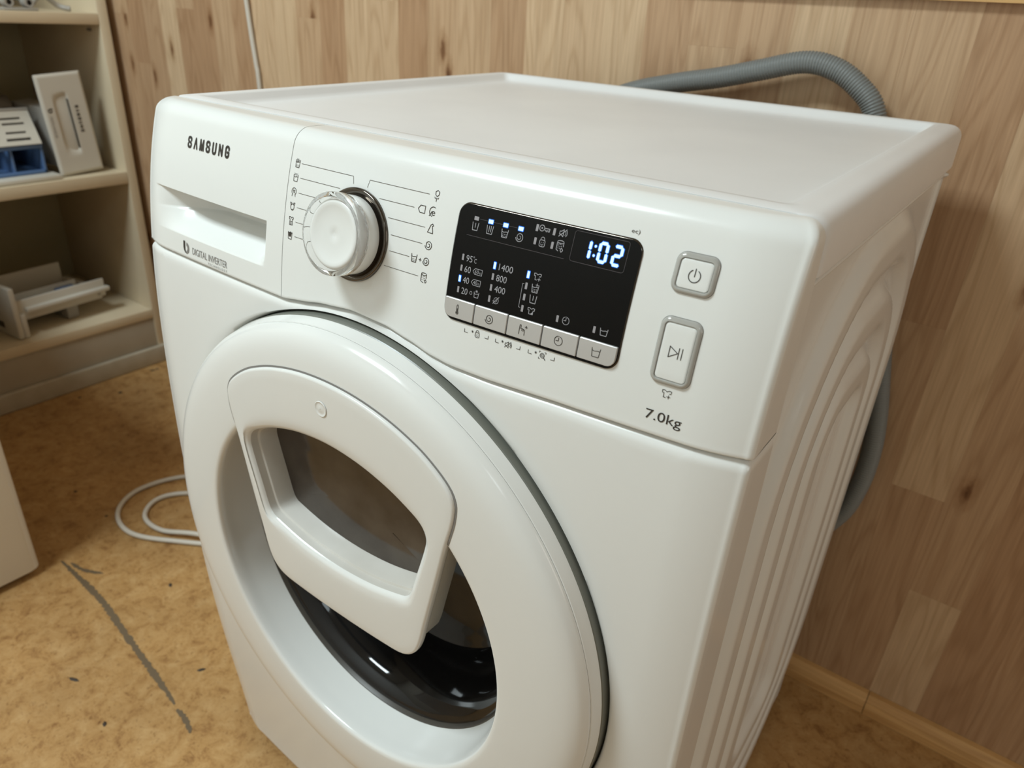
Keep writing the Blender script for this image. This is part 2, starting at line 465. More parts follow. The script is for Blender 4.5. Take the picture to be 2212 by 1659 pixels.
def console_part(name, xs, left, right, dispf=None, nz=46, zrows=None, label=None):
    verts = []; faces = []; rows = []
    RT = 0.011
    zt = ZTOP - RT
    vs = zrows if zrows else [i / nz for i in range(nz + 1)]
    def add(row3): rows.append(row3)
    base = section(0.78, xs, 0, left, right)
    xcol = [q[0] for q in base]
    # bottom return (thickness of the moulding edge)
    def row_at(v, dy=0.0, dz=0.0, ins=0.0):
        out = []
        zz = [lerp(zb(min(max(x, 0), 0.6)), zt, v) for x in xcol]
        for i, z in enumerate(zz):
            s = section(z, xs, ins, left, right)[i]
            x, y = s
            if dispf and ins == 0: y += dispf(x, z)
            out.append((x, min(y + dy, Y_SIDE), z + dz))
        return out
    add(row_at(0, dy=0.016, dz=0.0008)); add(row_at(0, dy=0.0014, dz=0.0)); add(row_at(0, dy=0.0004, dz=0.0004))
    cache = {}
    for v in vs:
        add(row_at(v, dz=0.0012 if v == 0 else 0.0))
    for i in range(1, 9):
        a = math.pi / 2 * i / 8
        ins = RT * (1 - math.cos(a)); z = zt + RT * math.sin(a)
        s = section(z - 0.0, xs, 0, left, right)
        out = []
        cx = (xs[0] + xs[-1]) / 2
        for x, y in s:
            xx = x
            if right and x > 0.560: xx = x - ins * min(1, (x - 0.560) / 0.040)
            if left and x < 0.020: xx = x + ins * (1 - x / 0.020)
            out.append((xx, min(y + ins, Y_SIDE), z))
        add(out)
    add([(x, Y_SIDE, ZTOP) for x, y, z in rows[-1]])
    n = len(xcol)
    for r in rows: verts += r
    for i in range(len(rows) - 1):
        for k in range(n - 1):
            faces.append((i * n + k, i * n + k + 1, (i + 1) * n + k + 1, (i + 1) * n + k))
    # side returns at a cut edge
    def ret(k):
        i0 = len(verts)
        for i in range(len(rows)):
            x, y, z = rows[i][k]; verts.append((x, y, z)); verts.append((x, min(y + 0.008, Y_SIDE), z))
        for i in range(len(rows) - 1): faces.append((i0 + 2 * i, i0 + 2 * i + 1, i0 + 2 * i + 3, i0 + 2 * i + 2))
    if not left: ret(0)
    if not right: ret(n - 1)
    o = ob(name, verts, faces, 'white'); tidy(o, 1e-6, 60); attach(o, wm)
    if label: o['label'] = label
    return o

def lin(a, b, n): return [lerp(a, b, i / n) for i in range(n + 1)]
SEAM = 0.2165
# detergent drawer front, with the finger recess pressed into it
HX0, HX1, HZ0, HZ1 = 0.0215, 0.1975, 0.7368, 0.7737
def recess(x, z):
    if not (HX0 < x < HX1 and HZ0 < z < HZ1): return 0.0
    dx = sstep(HX0, 0.098, x) if x < 0.098 else (1.0 if x < 0.180 else 1 - sstep(0.180, 0.1955, x))
    v = (z - HZ0) / (HZ1 - HZ0)
    ledge = min(1.0, v / 0.52)
    top = 1.0 if v < 0.965 else 1 - (v - 0.965) / 0.035
    back = 0.94 + 0.06 * (v > 0.5)
    return 0.034 * dx * ledge * top * back
zt_ = ZTOP - 0.011; z0_ = 0.7172
def v_of(z): return (z - z0_) / (zt_ - z0_)
zr = [0.0] + [v_of(z) for z in lin(0.7200, HZ0 - 0.0004, 10)] + [v_of(z) for z in lin(HZ0, 0.7555, 20)] + [v_of(z) for z in lin(0.7564, 0.7722, 18)] + \
     [v_of(z) for z in (0.7726, 0.7732, HZ1, HZ1 + 0.0004)] + [v_of(z) for z in lin(0.776, zt_, 24)]
xsd = [0.0068, 0.008, 0.010, 0.012, 0.014, 0.016, 0.018, 0.0205] + lin(HX0, 0.176, 56) + lin(0.1775, 0.1985, 22) + [0.203, 0.208, 0.212, SEAM - 0.0010, SEAM - 0.0004]
drawer = console_part('detergent_drawer', xsd, True, False, recess, zrows=zr, label='white drawer front with recessed grip and SAMSUNG lettering')
xsp = [SEAM + 0.0004, SEAM + 0.0010] + lin(0.222, 0.560, 64) + lin(0.562, 0.5935, 16)
panel = console_part('control_panel', xsp, False, True, None, nz=40, label='white control panel with dial, display and buttons')

# ------------------------------------------------------------------ lower front panel with the round door opening
DC = (0.3, 0.472); RH = 0.2487
def panel_y(x, z):
    """front surface with a slight dish round the door and a rolled top edge."""
    y = YF(x, z)
    r = math.hypot(x - DC[0], z - DC[1])
    y += 0.0012 * math.exp(-((r - RH) / 0.010) ** 2) if r > RH - 0.02 else 0
    d = (zb(x) - 0.0012) - z
    if d < 0.007: y += 0.0065 * (1 - math.sqrt(max(0, 1 - (1 - d / 0.007) ** 2)))
    return y
def front_panel():
    verts = []; faces = []
    def grid(rows):
        n = len(rows[0]); i0 = len(verts)
        for r in rows: verts.extend(r)
        for i in range(len(rows) - 1):
            for k in range(n - 1): faces.append((i0 + i * n + k, i0 + i * n + k + 1, i0 + (i + 1) * n + k + 1, i0 + (i + 1) * n + k))
    XL, XR, ZL, ZBOT = 0.030, 0.570, 0.205, 0.022
    ztop = lambda x: zb(x) - 0.0012
    # polar patch
    angs = sorted(set([2 * math.pi * i / 288 for i in range(288)] + [math.atan2(z - DC[1], x - DC[0]) % (2 * math.pi) for x, z in [(XL, ZL), (XR, ZL)] + [(xe, ztop(xe) - q) for xe in (XL, XR) for q in (0.0, 0.0003, 0.0008, 0.0015, 0.0024, 0.0035, 0.005, 0.007, 0.010)] + [(xe + sg * q, ztop(xe + sg * q)) for xe, sg in ((XL, 1), (XR, -1)) for q in (0.001, 0.003, 0.006)]]))
    def outer(a):
        c, s = math.cos(a), math.sin(a); lo, hi = RH, 0.6
        for _ in range(40):
            m_ = (lo + hi) / 2; x, z = DC[0] + c * m_, DC[1] + s * m_
            if XL <= x <= XR and ZL <= z <= ztop(min(max(x, 0), .6)): lo = m_
            else: hi = m_
        return lo
    rows = []
    ro = [outer(a) for a in angs]
    for dy, dr in ((0.030, -0.0012), (0.012, -0.0012), (0.004, -0.0010), (0.0012, 0.0)):
        rows.append([(DC[0] + (RH + dr) * math.cos(a), panel_y(DC[0] + RH * math.cos(a), DC[1] + RH * math.sin(a)) + dy, DC[1] + (RH + dr) * math.sin(a)) for a in angs])
    for t in (0.05, 0.12, 0.22, 0.34, 0.48, 0.62, 0.74, 0.84, 0.90, 0.94, 0.97, 0.985, 1.0):
        rows.append([])
        for a, r1 in zip(angs, ro):
            r = lerp(RH, r1, t); x, z = DC[0] + r * math.cos(a), DC[1] + r * math.sin(a)
            rows[-1].append((x, panel_y(x, z), z))
    for r in rows: r.append(r[0])
    grid(rows)
    # side strips incl. corners
    def zlist(top): return lin(ZBOT, top - 0.008, 60) + [top - 0.008 + 0.008 * q for q in (0.2, 0.4, 0.55, 0.7, 0.8, 0.9, 0.96, 1.0)]
    for side in (0, 1):
        rows = []
        zt0 = ztop(0.3 + (0.285 if side else -0.285))
        for z in zlist(zt0):
            row = []
            for x, y in [(q, None) for q in lin(XR, 0.5935, 12)] + corner_section(z):
                xr = x if side else 0.6 - x
                zt = ztop(min(max(xr, 0.0), 0.6)); zz = z + (zt - zt0) * sstep(zt0 - 0.06, zt0, z)
                d = zt - zz; extra = 0.0065 * (1 - math.sqrt(max(0, 1 - (1 - d / 0.007) ** 2))) if d < 0.007 else 0.0
                yy = YF(x, zz) if y is None else y
                row.append((xr - (extra if side else -extra) * sstep(0.590, 0.6, x), min(yy + extra, Y_SIDE + 0.004), zz))
            rows.append(row)
        grid(rows)
    # bottom band
    rows = []
    for z in lin(ZBOT, ZL, 24): rows.append([(x, panel_y(x, z), z) for x in lin(XL, XR, 40)])
    grid(rows)
    # top and bottom returns
    xs = lin(0.002, 0.598, 120)
    grid([[(x, panel_y(min(max(x, .014), .586), ztop(x)) + d, ztop(x)) for x in xs] for d in (0.0, 0.012)])
    grid([[(x, min(YF(x, ZBOT) + d, 0.05), ZBOT) for x in xs] for d in (0.0, 0.035)])
    o = ob('front_panel', verts, faces, 'enamel'); tidy(o, 1e-6, 50); attach(o, wm)
    o['label'] = 'white enamel front panel with round door opening'
    return o
front_panel()

# ------------------------------------------------------------------ cabinet sides
def rib_height(y, z):
    cy, cz, hy, hz, rr = 0.304, 0.412, 0.232, 0.386, 0.20
    qx, qz = abs(y - cy) - (hy - rr), abs(z - cz) - (hz - rr)
    d = math.hypot(max(qx, 0), max(qz, 0)) + min(max(qx, qz), 0) - rr     # signed distance, negative inside
    h = 0.0
    for c, wd, a in ((-0.026, 0.028, 0.0092), (-0.090, 0.027, 0.0092), (-0.150, 0.027, 0.0092)):
        t = abs(d - c) / wd
        if t < 1: h += a * sstep(0, 1, (1 - t) * 1.7)
    if d < -0.180: h -= 0.002 * sstep(0, 0.012, -0.180 - d)
    # pressed vertical rails at the back edge
    for c in (0.545,):
        t = abs(y - c) / 0.006
        if t < 1: h += 0.003 * (0.5 + 0.5 * math.cos(math.pi * t))
    return h
def side(x, sgn, name, label):
    ys = lin(0.0495, 0.0625, 14) + lin(0.066, 0.556, 140); zs = lin(0.016, 0.794, 140) + lin(0.7955, 0.8085, 14)
    verts = []; faces = []; n = len(ys)
    for z in zs:
        for i, y in enumerate(ys):
            e = 0.003 * (1 - sstep(0, 0.006, ys[-1] - y))
            q = min(y - ys[0], zs[-1] - z, ys[-1] - y + 0.004)
            e += 0.004 * (1 - sstep(0, 0.0030, q)) - 0.0048 * math.exp(-((q - 0.0042) / 0.0030) ** 2)
            verts.append((x + sgn * (rib_height(y, z) - 0.0085 - e), y, z))
    for i in range(len(zs) - 1):
        for k in range(n - 1): faces.append((i * n + k, i * n + k + 1, (i + 1) * n + k + 1, (i + 1) * n + k))
    o = ob(name, verts, faces, 'enamel'); attach(o, wm); o['label'] = label; return o
side(0.6, 1, 'side_panel', 'white side panel with nested pressed ribs')
side(0.0, -1, 'side_panel', 'white side panel facing the shelf')
def cabinet():
    verts = []; faces = []
    def q(*v):
        i = len(verts); verts.extend(v); faces.append((i, i + 1, i + 2, i + 3))
    a, b, y0, y1, z0, z1 = 0.006, 0.594, 0.052, 0.556, 0.018, 0.812
    q((a, y1, z0), (b, y1, z0), (b, y1, z1), (a, y1, z1)); q((a, y0, z0), (b, y0, z0), (b, y1, z0), (a, y1, z0))
    for x in (0.018, 0.582): q((x, y0, z0), (x, y1, z0), (x, y1, z1), (x, y0, z1))
    for x in (0.0062, 0.5938):
        q((x, 0.548, z0), (x, y1, z0), (x, y1, z1), (x, 0.548, z1))
    o = ob('cabinet', verts, faces, 'enamel', smooth=False); attach(o, wm); return o
cabinet()
o = box('tub_front', (0.03, 0.125, 0.06), (0.57, 0.14, 0.80), 'dark', wm, 0.004)
for fx in (0.05, 0.55):
    for fy in (0.09, 0.51):
        pts = [(fx, fy, 0.0), (fx, fy, 0.012), (fx, fy, 0.020)]
        loops = [[(fx + r * math.cos(2 * math.pi * k / 16), fy + r * math.sin(2 * math.pi * k / 16), z) for k in range(16)] for r, z in ((0.018, 0.0), (0.02, 0.003), (0.02, 0.010), (0.012, 0.012), (0.012, 0.021))]
        loft('foot', loops, 'foot', wm, True, True)

# ------------------------------------------------------------------ worktop
def worktop():
    def zoff(y): return 0.0135 * (y - Y_SIDE)
    prof = [(0.004, 0.8105), (0.0005, 0.8120), (0.0, 0.8140), (0.0, 0.8345)]
    for i in range(1, 7):
        a = math.pi / 2 * i / 6; prof.append((0.0115 * (1 - math.cos(a)), 0.8345 + 0.0115 * math.sin(a)))
    prof += [(0.020, 0.8464), (0.0255, 0.8464), (0.0275, 0.8450), (0.0310, 0.8405), (0.0350, 0.8378), (0.039, 0.8372), (0.060, 0.8372)]
    loops = []
    for ins, z in prof:
        fi = ins * 0.55 if ins <= 0.0116 else (0.0064 + (ins - 0.0116) * 0.62)   # front rim is narrower
        fi = min(fi, 0.030) if ins < 0.05 else 0.045
        if ins < 0.012: fi = max(0.0, (ins - 0.008) * 0.3)
        rl = rrect(ins, 0.6 - ins, Y_SIDE + 0.0004 + fi, 0.560 - ins * 0.9, (max(0.004, 0.012 - ins * 0.2), max(0.004, 0.012 - ins * 0.2), 0.020 - min(ins, .014), 0.020 - min(ins, .014)), 6)
        loops.append([(x, y, z + (zoff(y) if z > 0.82 else 0)) for x, y in rl])
    o = loft('worktop', loops, 'top', wm, True, True, 45, 'white worktop with raised rim and recessed middle')
    return o
worktop()

# ------------------------------------------------------------------ door ring, glass bowl
def lathe(name, prof, m, parent, n=160, c=DC, angle=40, label=None, close=False):
    loops = [[(c[0] + r * math.cos(2 * math.pi * k / n), y, c[1] + r * math.sin(2 * math.pi * k / n)) for k in range(n)] for r, y in prof]
    return loft(name, loops, m, parent, False, False, angle, label)
def dense(prof, n=6): return [(v.x, v.y) for v in catmull([(a, b, 0) for a, b in prof], n)]
door = lathe('door', dense([(0.2432, -0.0268), (0.2424, -0.0295), (0.2385, -0.0345), (0.2310, -0.0385), (0.2200, -0.0410), (0.2050, -0.0424), (0.1900, -0.0430), (0.1780, -0.0430), (0.1735, -0.0424), (0.1712, -0.0405), (0.1700, -0.036), (0.1685, -0.026), (0.1660, -0.014), (0.1632, -0.0030)]),
             'flap', wm, 180, angle=70, label='glossy white round door ring')
def sub(name, prof, m, label=None, n=160, angle=40):
    o = lathe(name, prof, m, None, n, angle=angle, label=label)
    o.parent = door; o.matrix_parent_inverse = door.matrix_parent_inverse.copy() @ Matrix.Identity(4)
    o.matrix_parent_inverse = Matrix.Translation(-Vector(wm.location)) if False else Matrix.Identity(4)
    return o
sub('ring_band', [(0.2432, -0.0266), (0.2440, -0.0262), (0.2460, -0.0172), (0.2462, -0.0164)], 'flap', 'white band behind the parting line of the door')
sub('door_rim', [(0.2461, -0.0163), (0.2468, -0.0155), (0.2468, 0.002), (0.235, 0.010)], 'grey_rim', 'grey-green rim around the back of the door')
sub('glass_seal', [(0.1634, -0.0032), (0.1622, -0.0030), (0.1612, -0.0010), (0.1605, 0.0010)], 'gasket', 'dark seal around the glass')
sub('glass_bowl', dense([(0.1606, 0.0008), (0.1590, 0.0020), (0.1540, 0.0050), (0.1470, 0.0130), (0.1400, 0.0280), (0.1330, 0.0480), (0.1290, 0.0640)]) + dense([(0.1270, 0.068), (0.118, 0.0730), (0.10, 0.082), (0.06, 0.094), (0.0005, 0.098)]), 'smoke', 'dark smoked glass bowl', angle=30)

# ------------------------------------------------------------------ small add-in flap door on the ring
FXC = 0.3022
half = [(0.0, 0.6826), (0.032, 0.6805), (0.063, 0.6740), (0.090, 0.6640), (0.108, 0.6535), (0.1205, 0.6430), (0.1255, 0.6340), (0.1262, 0.6255), (0.1245, 0.6130),
        (0.1185, 0.5900), (0.1095, 0.5495), (0.1000, 0.5080), (0.0935, 0.4800), (0.0865, 0.4660), (0.0740, 0.4580), (0.052, 0.4556), (0.022, 0.4544), (0.0, 0.4542)]
def closed_outline(half, xc, n=5):
    pts = [(xc + a, b, 0) for a, b in half] + [(xc - a, b, 0) for a, b in half[-2:0:-1]]
    L = [(v.x, v.y) for v in catmull(pts, n, True)]
    return L[::-1]      # anticlockwise seen from -y
flap_out = closed_outline(half, FXC)
whalf = [(0.0, 0.6278), (0.034, 0.6248), (0.064, 0.6170), (0.087, 0.6070), (0.0985, 0.5995), (0.1030, 0.5900), (0.1015, 0.5780), (0.0930, 0.5480), (0.0875, 0.5290), (0.0830, 0.5210), (0.0740, 0.5165), (0.040, 0.5085), (0.0, 0.5055)]
win_out = closed_outline(whalf, 0.2985)
def L3(loop, y): return [(a, y, b) for a, b in loop]
def resample(loop, n, start):
    """n points by angle around a centre, so that two outlines can be bridged."""
    cx, cz = start; out = []
    P = loop + [loop[0]]
    for k in range(n):
        a = 2 * math.pi * k / n; d = Vector((math.cos(a), math.sin(a))); best = None
        for (x0, z0), (x1, z1) in zip(P, P[1:]):
            ex, ez = x1 - x0, z1 - z0; den = d.x * ez - d.y * ex
            if abs(den) < 1e-12: continue
            t = ((x0 - cx) * ez - (z0 - cz) * ex) / den; u = ((x0 - cx) * d.y - (z0 - cz) * d.x) / den
            if t > 0 and -1e-6 <= u <= 1 + 1e-6: best = t if best is None else max(best, t)
        out.append((cx + d.x * best, cz + d.y * best))
    return out
FC = (0.3005, 0.566)
NO = 240
fo = resample(flap_out, NO, FC); wo = resample(win_out, NO, FC)
def mixl(a, b, t): return [(lerp(p[0], q[0], t), lerp(p[1], q[1], t)) for p, q in zip(a, b)]
YFL = -0.0448
def shrink(loop, d):
    out = []; n = len(loop)
    for i in range(n):
        a, c = loop[i - 1], loop[(i + 1) % n]; t = Vector((c[0] - a[0], c[1] - a[1])).normalized(); b = loop[i]
        out.append((b[0] - t.y * d, b[1] + t.x * d))
    return out
loops = [L3(shrink(fo, 0.0025), -0.0372), L3(shrink(fo, 0.0004), -0.0378), L3(fo, -0.0390), L3(fo, -0.0424), L3(shrink(fo, 0.0004), -0.0437), L3(shrink(fo, 0.0011), -0.0445), L3(shrink(fo, 0.0024), YFL)]
for t in (0.12, 0.25, 0.4, 0.55, 0.7, 0.82): loops.append(L3(mixl(shrink(fo, 0.0035), shrink(wo, -0.0015), t), YFL - 0.0004 * math.sin(math.pi * t) ))
loops += [L3(shrink(wo, -0.0035), YFL + 0.0004), L3(shrink(wo, -0.0015), YFL + 0.0012), L3(wo, YFL + 0.0026), L3(shrink(wo, 0.0008), YFL + 0.0042)]
flap = loft('add_in_door', loops, 'flap', wm, angle=75, label='small white flap door with a window set into the round door')
def fsub(name, loops, m, label=None, c0=False, c1=False, angle=40):
    o = loft(name, loops, m, None, c0, c1, angle, label); o.parent = flap; return o
fsub('window_surround', [L3(shrink(wo, 0.0007), YFL + 0.0041), L3(shrink(wo, 0.0012), -0.0340), L3(shrink(wo, 0.0030), -0.0333), L3(shrink(wo, 0.0034), -0.0320), L3(shrink(wo, 0.0042), -0.0155)], 'wet', 'pale translucent wall around the flap window')
po = shrink(wo, 0.0043)
fsub('window_pane', [L3(po, -0.0160), L3(shrink(po, 0.012), -0.0152), L3(mixl(po, [FC] * NO, 0.5), -0.0135)], 'pane', 'brown smoked window pane', False, True)
# back box of the flap: cream, seen below the edge of the ring
bo = [(x, z) for x, z in shrink(fo, 0.0055)]
fsub('flap_gap_shade', [L3(shrink(bo, 0.0030), -0.0376), L3(shrink(bo, 0.0030), -0.0300)], 'gasket', 'dark wall drawn in for the shaded gap behind the flap')  # dark colour stands in for shade between flap plate and back box
fsub('flap_back', [L3(shrink(bo, 0.0034), -0.0305), L3(shrink(bo, 0.0010), -0.0305), L3(bo, -0.0296), L3(bo, -0.0120), L3(shrink(bo, 0.003), -0.0080), L3(shrink(bo, 0.010), -0.0060), L3(shrink(bo, 0.030), -0.0060)], 'cream', 'cream back box of the flap')
# flat grey strip painted as the shaded groove where the flap lies in the ring
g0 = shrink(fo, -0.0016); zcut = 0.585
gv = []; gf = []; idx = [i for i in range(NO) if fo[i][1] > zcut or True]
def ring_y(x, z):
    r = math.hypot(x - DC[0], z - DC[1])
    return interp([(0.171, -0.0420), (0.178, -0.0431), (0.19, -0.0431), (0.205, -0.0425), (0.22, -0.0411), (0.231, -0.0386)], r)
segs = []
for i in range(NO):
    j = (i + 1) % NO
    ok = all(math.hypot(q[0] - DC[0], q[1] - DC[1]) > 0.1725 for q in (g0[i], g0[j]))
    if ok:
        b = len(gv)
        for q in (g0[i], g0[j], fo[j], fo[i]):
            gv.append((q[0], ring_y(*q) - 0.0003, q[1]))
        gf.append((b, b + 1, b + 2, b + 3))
gro = ob('flap_groove_shade', gv, gf, M['print_grey'], flap); gro['label'] = 'flat grey strip drawn as the shaded groove around the flap'
dm = [(0.0065, YFL - 0.0006), (0.0060, YFL - 0.0011), (0.0050, YFL - 0.0007), (0.0040, YFL - 0.0006), (0.0022, YFL - 0.0010), (0.0003, YFL - 0.0011)]
o = lathe('latch_mark', dm, 'flap', None, 32, c=(0.2988, 0.660)); o.parent = flap; o['label'] = 'small round mark near the top of the flap'

# ------------------------------------------------------------------ decals on the console surface
def on(x, z, h): return (x, YF(x, z) - h, z)
def disc2(cx, cz, r, n=10): return [(cx + r * math.cos(2 * math.pi * k / n), cz + r * math.sin(2 * math.pi * k / n)) for k in range(n)]
class Ink:
    """flat print: strokes and filled shapes in millimetres, laid on the bowed console."""
    def __init__(s): s.v = []; s.f = []
    def poly(s, pts):
        i = len(s.v); s.v += list(pts); s.f.append(tuple(range(i, i + len(pts)))); return s
    def line(s, pts, w=0.45, closed=False):
        P = list(pts) + ([pts[0]] if closed else [])
        for (x0, z0), (x1, z1) in zip(P, P[1:]):
            d = math.hypot(x1 - x0, z1 - z0)
            if d < 1e-9: continue
            k = max(1, int(d / 8.0)); nx, nz = -(z1 - z0) / d * w / 2, (x1 - x0) / d * w / 2
            for j in range(k):
                a, b = j / k, (j + 1) / k
                ax, az, bx, bz = lerp(x0, x1, a), lerp(z0, z1, a), lerp(x0, x1, b), lerp(z0, z1, b)
                s.poly([(ax + nx, az + nz), (ax - nx, az - nz), (bx - nx, bz - nz), (bx + nx, bz + nz)])
        for q in P: s.poly(disc2(q[0], q[1], w / 2, 8))
        return s
    def arc(s, cx, cz, r, a0, a1, w=0.45, n=18, rz=None):
        rz = rz or r
        return s.line([(cx + r * math.cos(math.radians(lerp(a0, a1, i / n))), cz + rz * math.sin(math.radians(lerp(a0, a1, i / n)))) for i in range(n + 1)], w)
    def spiral(s, cx, cz, r, w=0.45):
        pts = []
        for i in range(44):
            a = math.radians(-60 + 620 * i / 43); q = r * (0.24 + 0.76 * min(1, i / 34.0))
            pts.append((cx + q * math.cos(-a + 0.6), cz + q * math.sin(-a + 0.6)))
        return s.line(pts, w)
    def dot(s, x, z, r): return s.poly(disc2(x, z, r, 12))
    def rect(s, x0, x1, z0, z1, r=0.0):
        return s.poly(rrect(x0, x1, z0, z1, r, 3) if r else [(x0, z0), (x1, z0), (x1, z1), (x0, z1)])
    def build(s, name, m, parent, h, label=None):
        o = ob(name, [on(x / 1000, z / 1000, h) for x, z in s.v], s.f, m, smooth=False)
        o.parent = parent
        if label: o['label'] = label
        return o

def text_ink(body, x, z, height, width=None, align='l', ink=None):
    """print a word with the built-in font: cap height in mm, stretched to a width."""
    ink = ink or Ink()
    c = bpy.data.curves.new('t', 'FONT'); c.body = body; c.resolution_u = 3
    o = bpy.data.objects.new('t', c); COL.objects.link(o)
    bpy.context.view_layer.update()
    dg = bpy.context.evaluated_depsgraph_get()
    me = bpy.data.meshes.new_from_object(o.evaluated_get(dg))
    xs = [v.co.x for v in me.vertices]; x0, x1 = min(xs), max(xs)
    sy = height / 0.729
    sx = (width / (x1 - x0)) if width else sy * 0.92
    ox = {'l': x, 'c': x - sx * (x1 - x0) / 2, 'r': x - sx * (x1 - x0)}[align]
    i = len(ink.v)
    ink.v += [(ox + (v.co.x - x0) * sx, z + v.co.y * sy) for v in me.vertices]
    ink.f += [tuple(i + k for k in p.vertices) for p in me.polygons]
    bpy.data.objects.remove(o); bpy.data.curves.remove(c); bpy.data.meshes.remove(me)
    return ink

H = 0.00025
# brand word, narrow bold capitals, the A without its bar
def brand(x, z, wd, ht, ink=None, t=None):
    k = ink or Ink(); n = 7; pitch = wd / (n - 0.12); cw = pitch * 0.68; t = t or ht * 0.21
    def S_(x0):
        a = cw / 2; cx = x0 + a; q = ht / 4 + t * 0.02
        pts = []
        r = a - t * 0.45; zu = z + ht - t / 2; zl = z + t / 2
        pts += [(cx + r, zu - ht * 0.23), (cx + r, zu - ht * 0.13), (cx + r * 0.72, zu - ht * 0.03), (cx, zu), (cx - r * 0.72, zu - ht * 0.03), (cx - r, zu - ht * 0.14), (cx - r, zu - ht * 0.26), (cx - r * 0.6, zu - ht * 0.36), (cx + r * 0.6, zl + ht * 0.37), (cx + r, zl + ht * 0.26), (cx + r, zl + ht * 0.13), (cx + r * 0.72, zl + ht * 0.03), (cx, zl), (cx - r * 0.72, zl + ht * 0.03), (cx - r, zl + ht * 0.13), (cx - r, zl + ht * 0.25)]
        k.line(pts, t)
    zl, zu = z + t / 2, z + ht - t / 2
    for i, ch in enumerate('SAMSUNG'):
        x0 = x + i * pitch; xl, xr = x0 + t / 2, x0 + cw - t / 2
        if ch == 'S': S_(x0)
        if ch == 'A': k.line([(xl, zl), (x0 + cw / 2, zu), (xr, zl)], t * 0.95)
        if ch == 'M': k.line([(xl - cw * .06, zl), (xl, zu), (x0 + cw / 2, zl), (xr, zu), (xr + cw * .06, zl)], t * 0.92)
        if ch == 'U': k.line([(xl, zu), (xl, zl + ht * .14), (xl + cw * .16, zl), (xr - cw * .16, zl), (xr, zl + ht * .14), (xr, zu)], t)
        if ch == 'N': k.line([(xl, zl), (xl, zu), (xr, zl), (xr, zu)], t * 0.95)
        if ch == 'G': k.line([(xr, zu - ht * .22), (xr, zu - ht * .12), (xr - cw * .18, zu), (xl + cw * .18, zu), (xl, zu - ht * .12), (xl, zl + ht * .12), (xl + cw * .18, zl), (xr - cw * .18, zl), (xr, zl + ht * .12), (xr, z + ht * .46), (x0 + cw * .55, z + ht * .46)], t)
    return k
brand(74.6, 811.4, 65.0, 10.0).build('brand_lettering', 'print', drawer, H, 'dark SAMSUNG lettering')
k = Ink()
k.poly([(72.6, 732.2), (75.6, 732.2), (75.6, 724.6), (76.6, 722.2), (78.2, 721.2), (75.4, 721.6), (73.4, 723.6), (72.6, 726.2)])
k.build('logo_mark', 'print', drawer, H, 'dark b-shaped mark')
k = Ink(); pts_o = [(77.3 + 5.0 * math.cos(math.radians(a)), 726.2 + 5.2 * math.sin(math.radians(a))) for a in range(84, -100, -8)]
pts_i = [(77.3 + 2.0 * math.cos(math.radians(a)), 726.0 + 2.4 * math.sin(math.radians(a))) for a in range(84, -100, -8)]
for a, b, c, d in zip(pts_o, pts_o[1:], pts_i[1:], pts_i): k.poly([a, b, c, d])
k.build('logo_mark', 'print_grey', drawer, H)
text_ink('DIGITAL INVERTER', 87.6, 722.9, 6.3, 54.4).build('lettering', 'print_grey', drawer, H, 'grey DIGITAL INVERTER lettering')
text_ink('T E C H N O L O G Y', 112.6, 719.4, 2.0, 29.5).build('lettering', 'print_grey', drawer, H, 'tiny TECHNOLOGY lettering')

# --- dial icons and their guide lines
def tub(k, cx, cz, w_, h_, t=0.42, wave=True):
    a = w_ / 2
    k.line([(cx - a, cz + h_ / 2), (cx - a * 0.78, cz - h_ / 2), (cx + a * 0.78, cz - h_ / 2), (cx + a, cz + h_ / 2)], t)
    if wave:
        zz = cz + h_ * 0.18
        k.line([(cx - a * 0.93, zz + .25), (cx - a * 0.45, zz - .2), (cx, zz), (cx + a * 0.45, zz + .3), (cx + a * 0.93, zz)], t * 0.9)
    return k
LX = 224.8; RX = 364.0
ZR = [821.8, 811.6, 800.9, 790.3, 779.6, 768.7]
def icon(k, name='program_icon', m='print', par=None, h=H, label=None): return k.build(name, m, par or panel, h, label)
k = Ink(); tub(k, LX, ZR[0] - .6, 5.0, 5.4, .4); text_ink('bb', LX, ZR[0] + .6, 2.6, 2.7, 'c', k); k.line([(LX - .8, ZR[0] - 1.4), (LX - .8, ZR[0] - 2.6)], .35).line([(LX + .6, ZR[0] - 1.4), (LX + .6, ZR[0] - 2.6)], .35); icon(k)
k = Ink(); tub(k, LX, ZR[1] - .7, 5.0, 4.6, .4); text_ink('DAILY', LX, ZR[1] + 1.2, 1.6, 4.0, 'c', k); icon(k)
k = Ink(); k.arc(LX, ZR[2] + .4, 2.5, -55, 235, .42, 22); k.line([(LX - 1.5, ZR[2] - 1.6), (LX - 1.9, ZR[2] - 3.2)], .42).line([(LX + 1.5, ZR[2] - 1.6), (LX + 1.9, ZR[2] - 3.2)], .42); k.line([(LX - 1.0, ZR[2] + 1.2), (LX + 1.0, ZR[2] + 1.2), (LX + .1, ZR[2] - .9)], .4, True); icon(k)
k = Ink(); k.arc(LX, ZR[3] - .5, 2.0, 0, 360, .42, 20, 2.3); k.line([(LX - 2.6, ZR[3] + 2.8), (LX - 1.2, ZR[3] + 2.6), (LX - 1.0, ZR[3] + 1.5), (LX - 2.0, ZR[3] + 1.0)], .42, True).line([(LX + 2.6, ZR[3] + 2.8), (LX + 1.2, ZR[3] + 2.6), (LX + 1.0, ZR[3] + 1.5), (LX + 2.0, ZR[3] + 1.0)], .42, True); k.dot(LX, ZR[3] - 2.5, .6); icon(k)
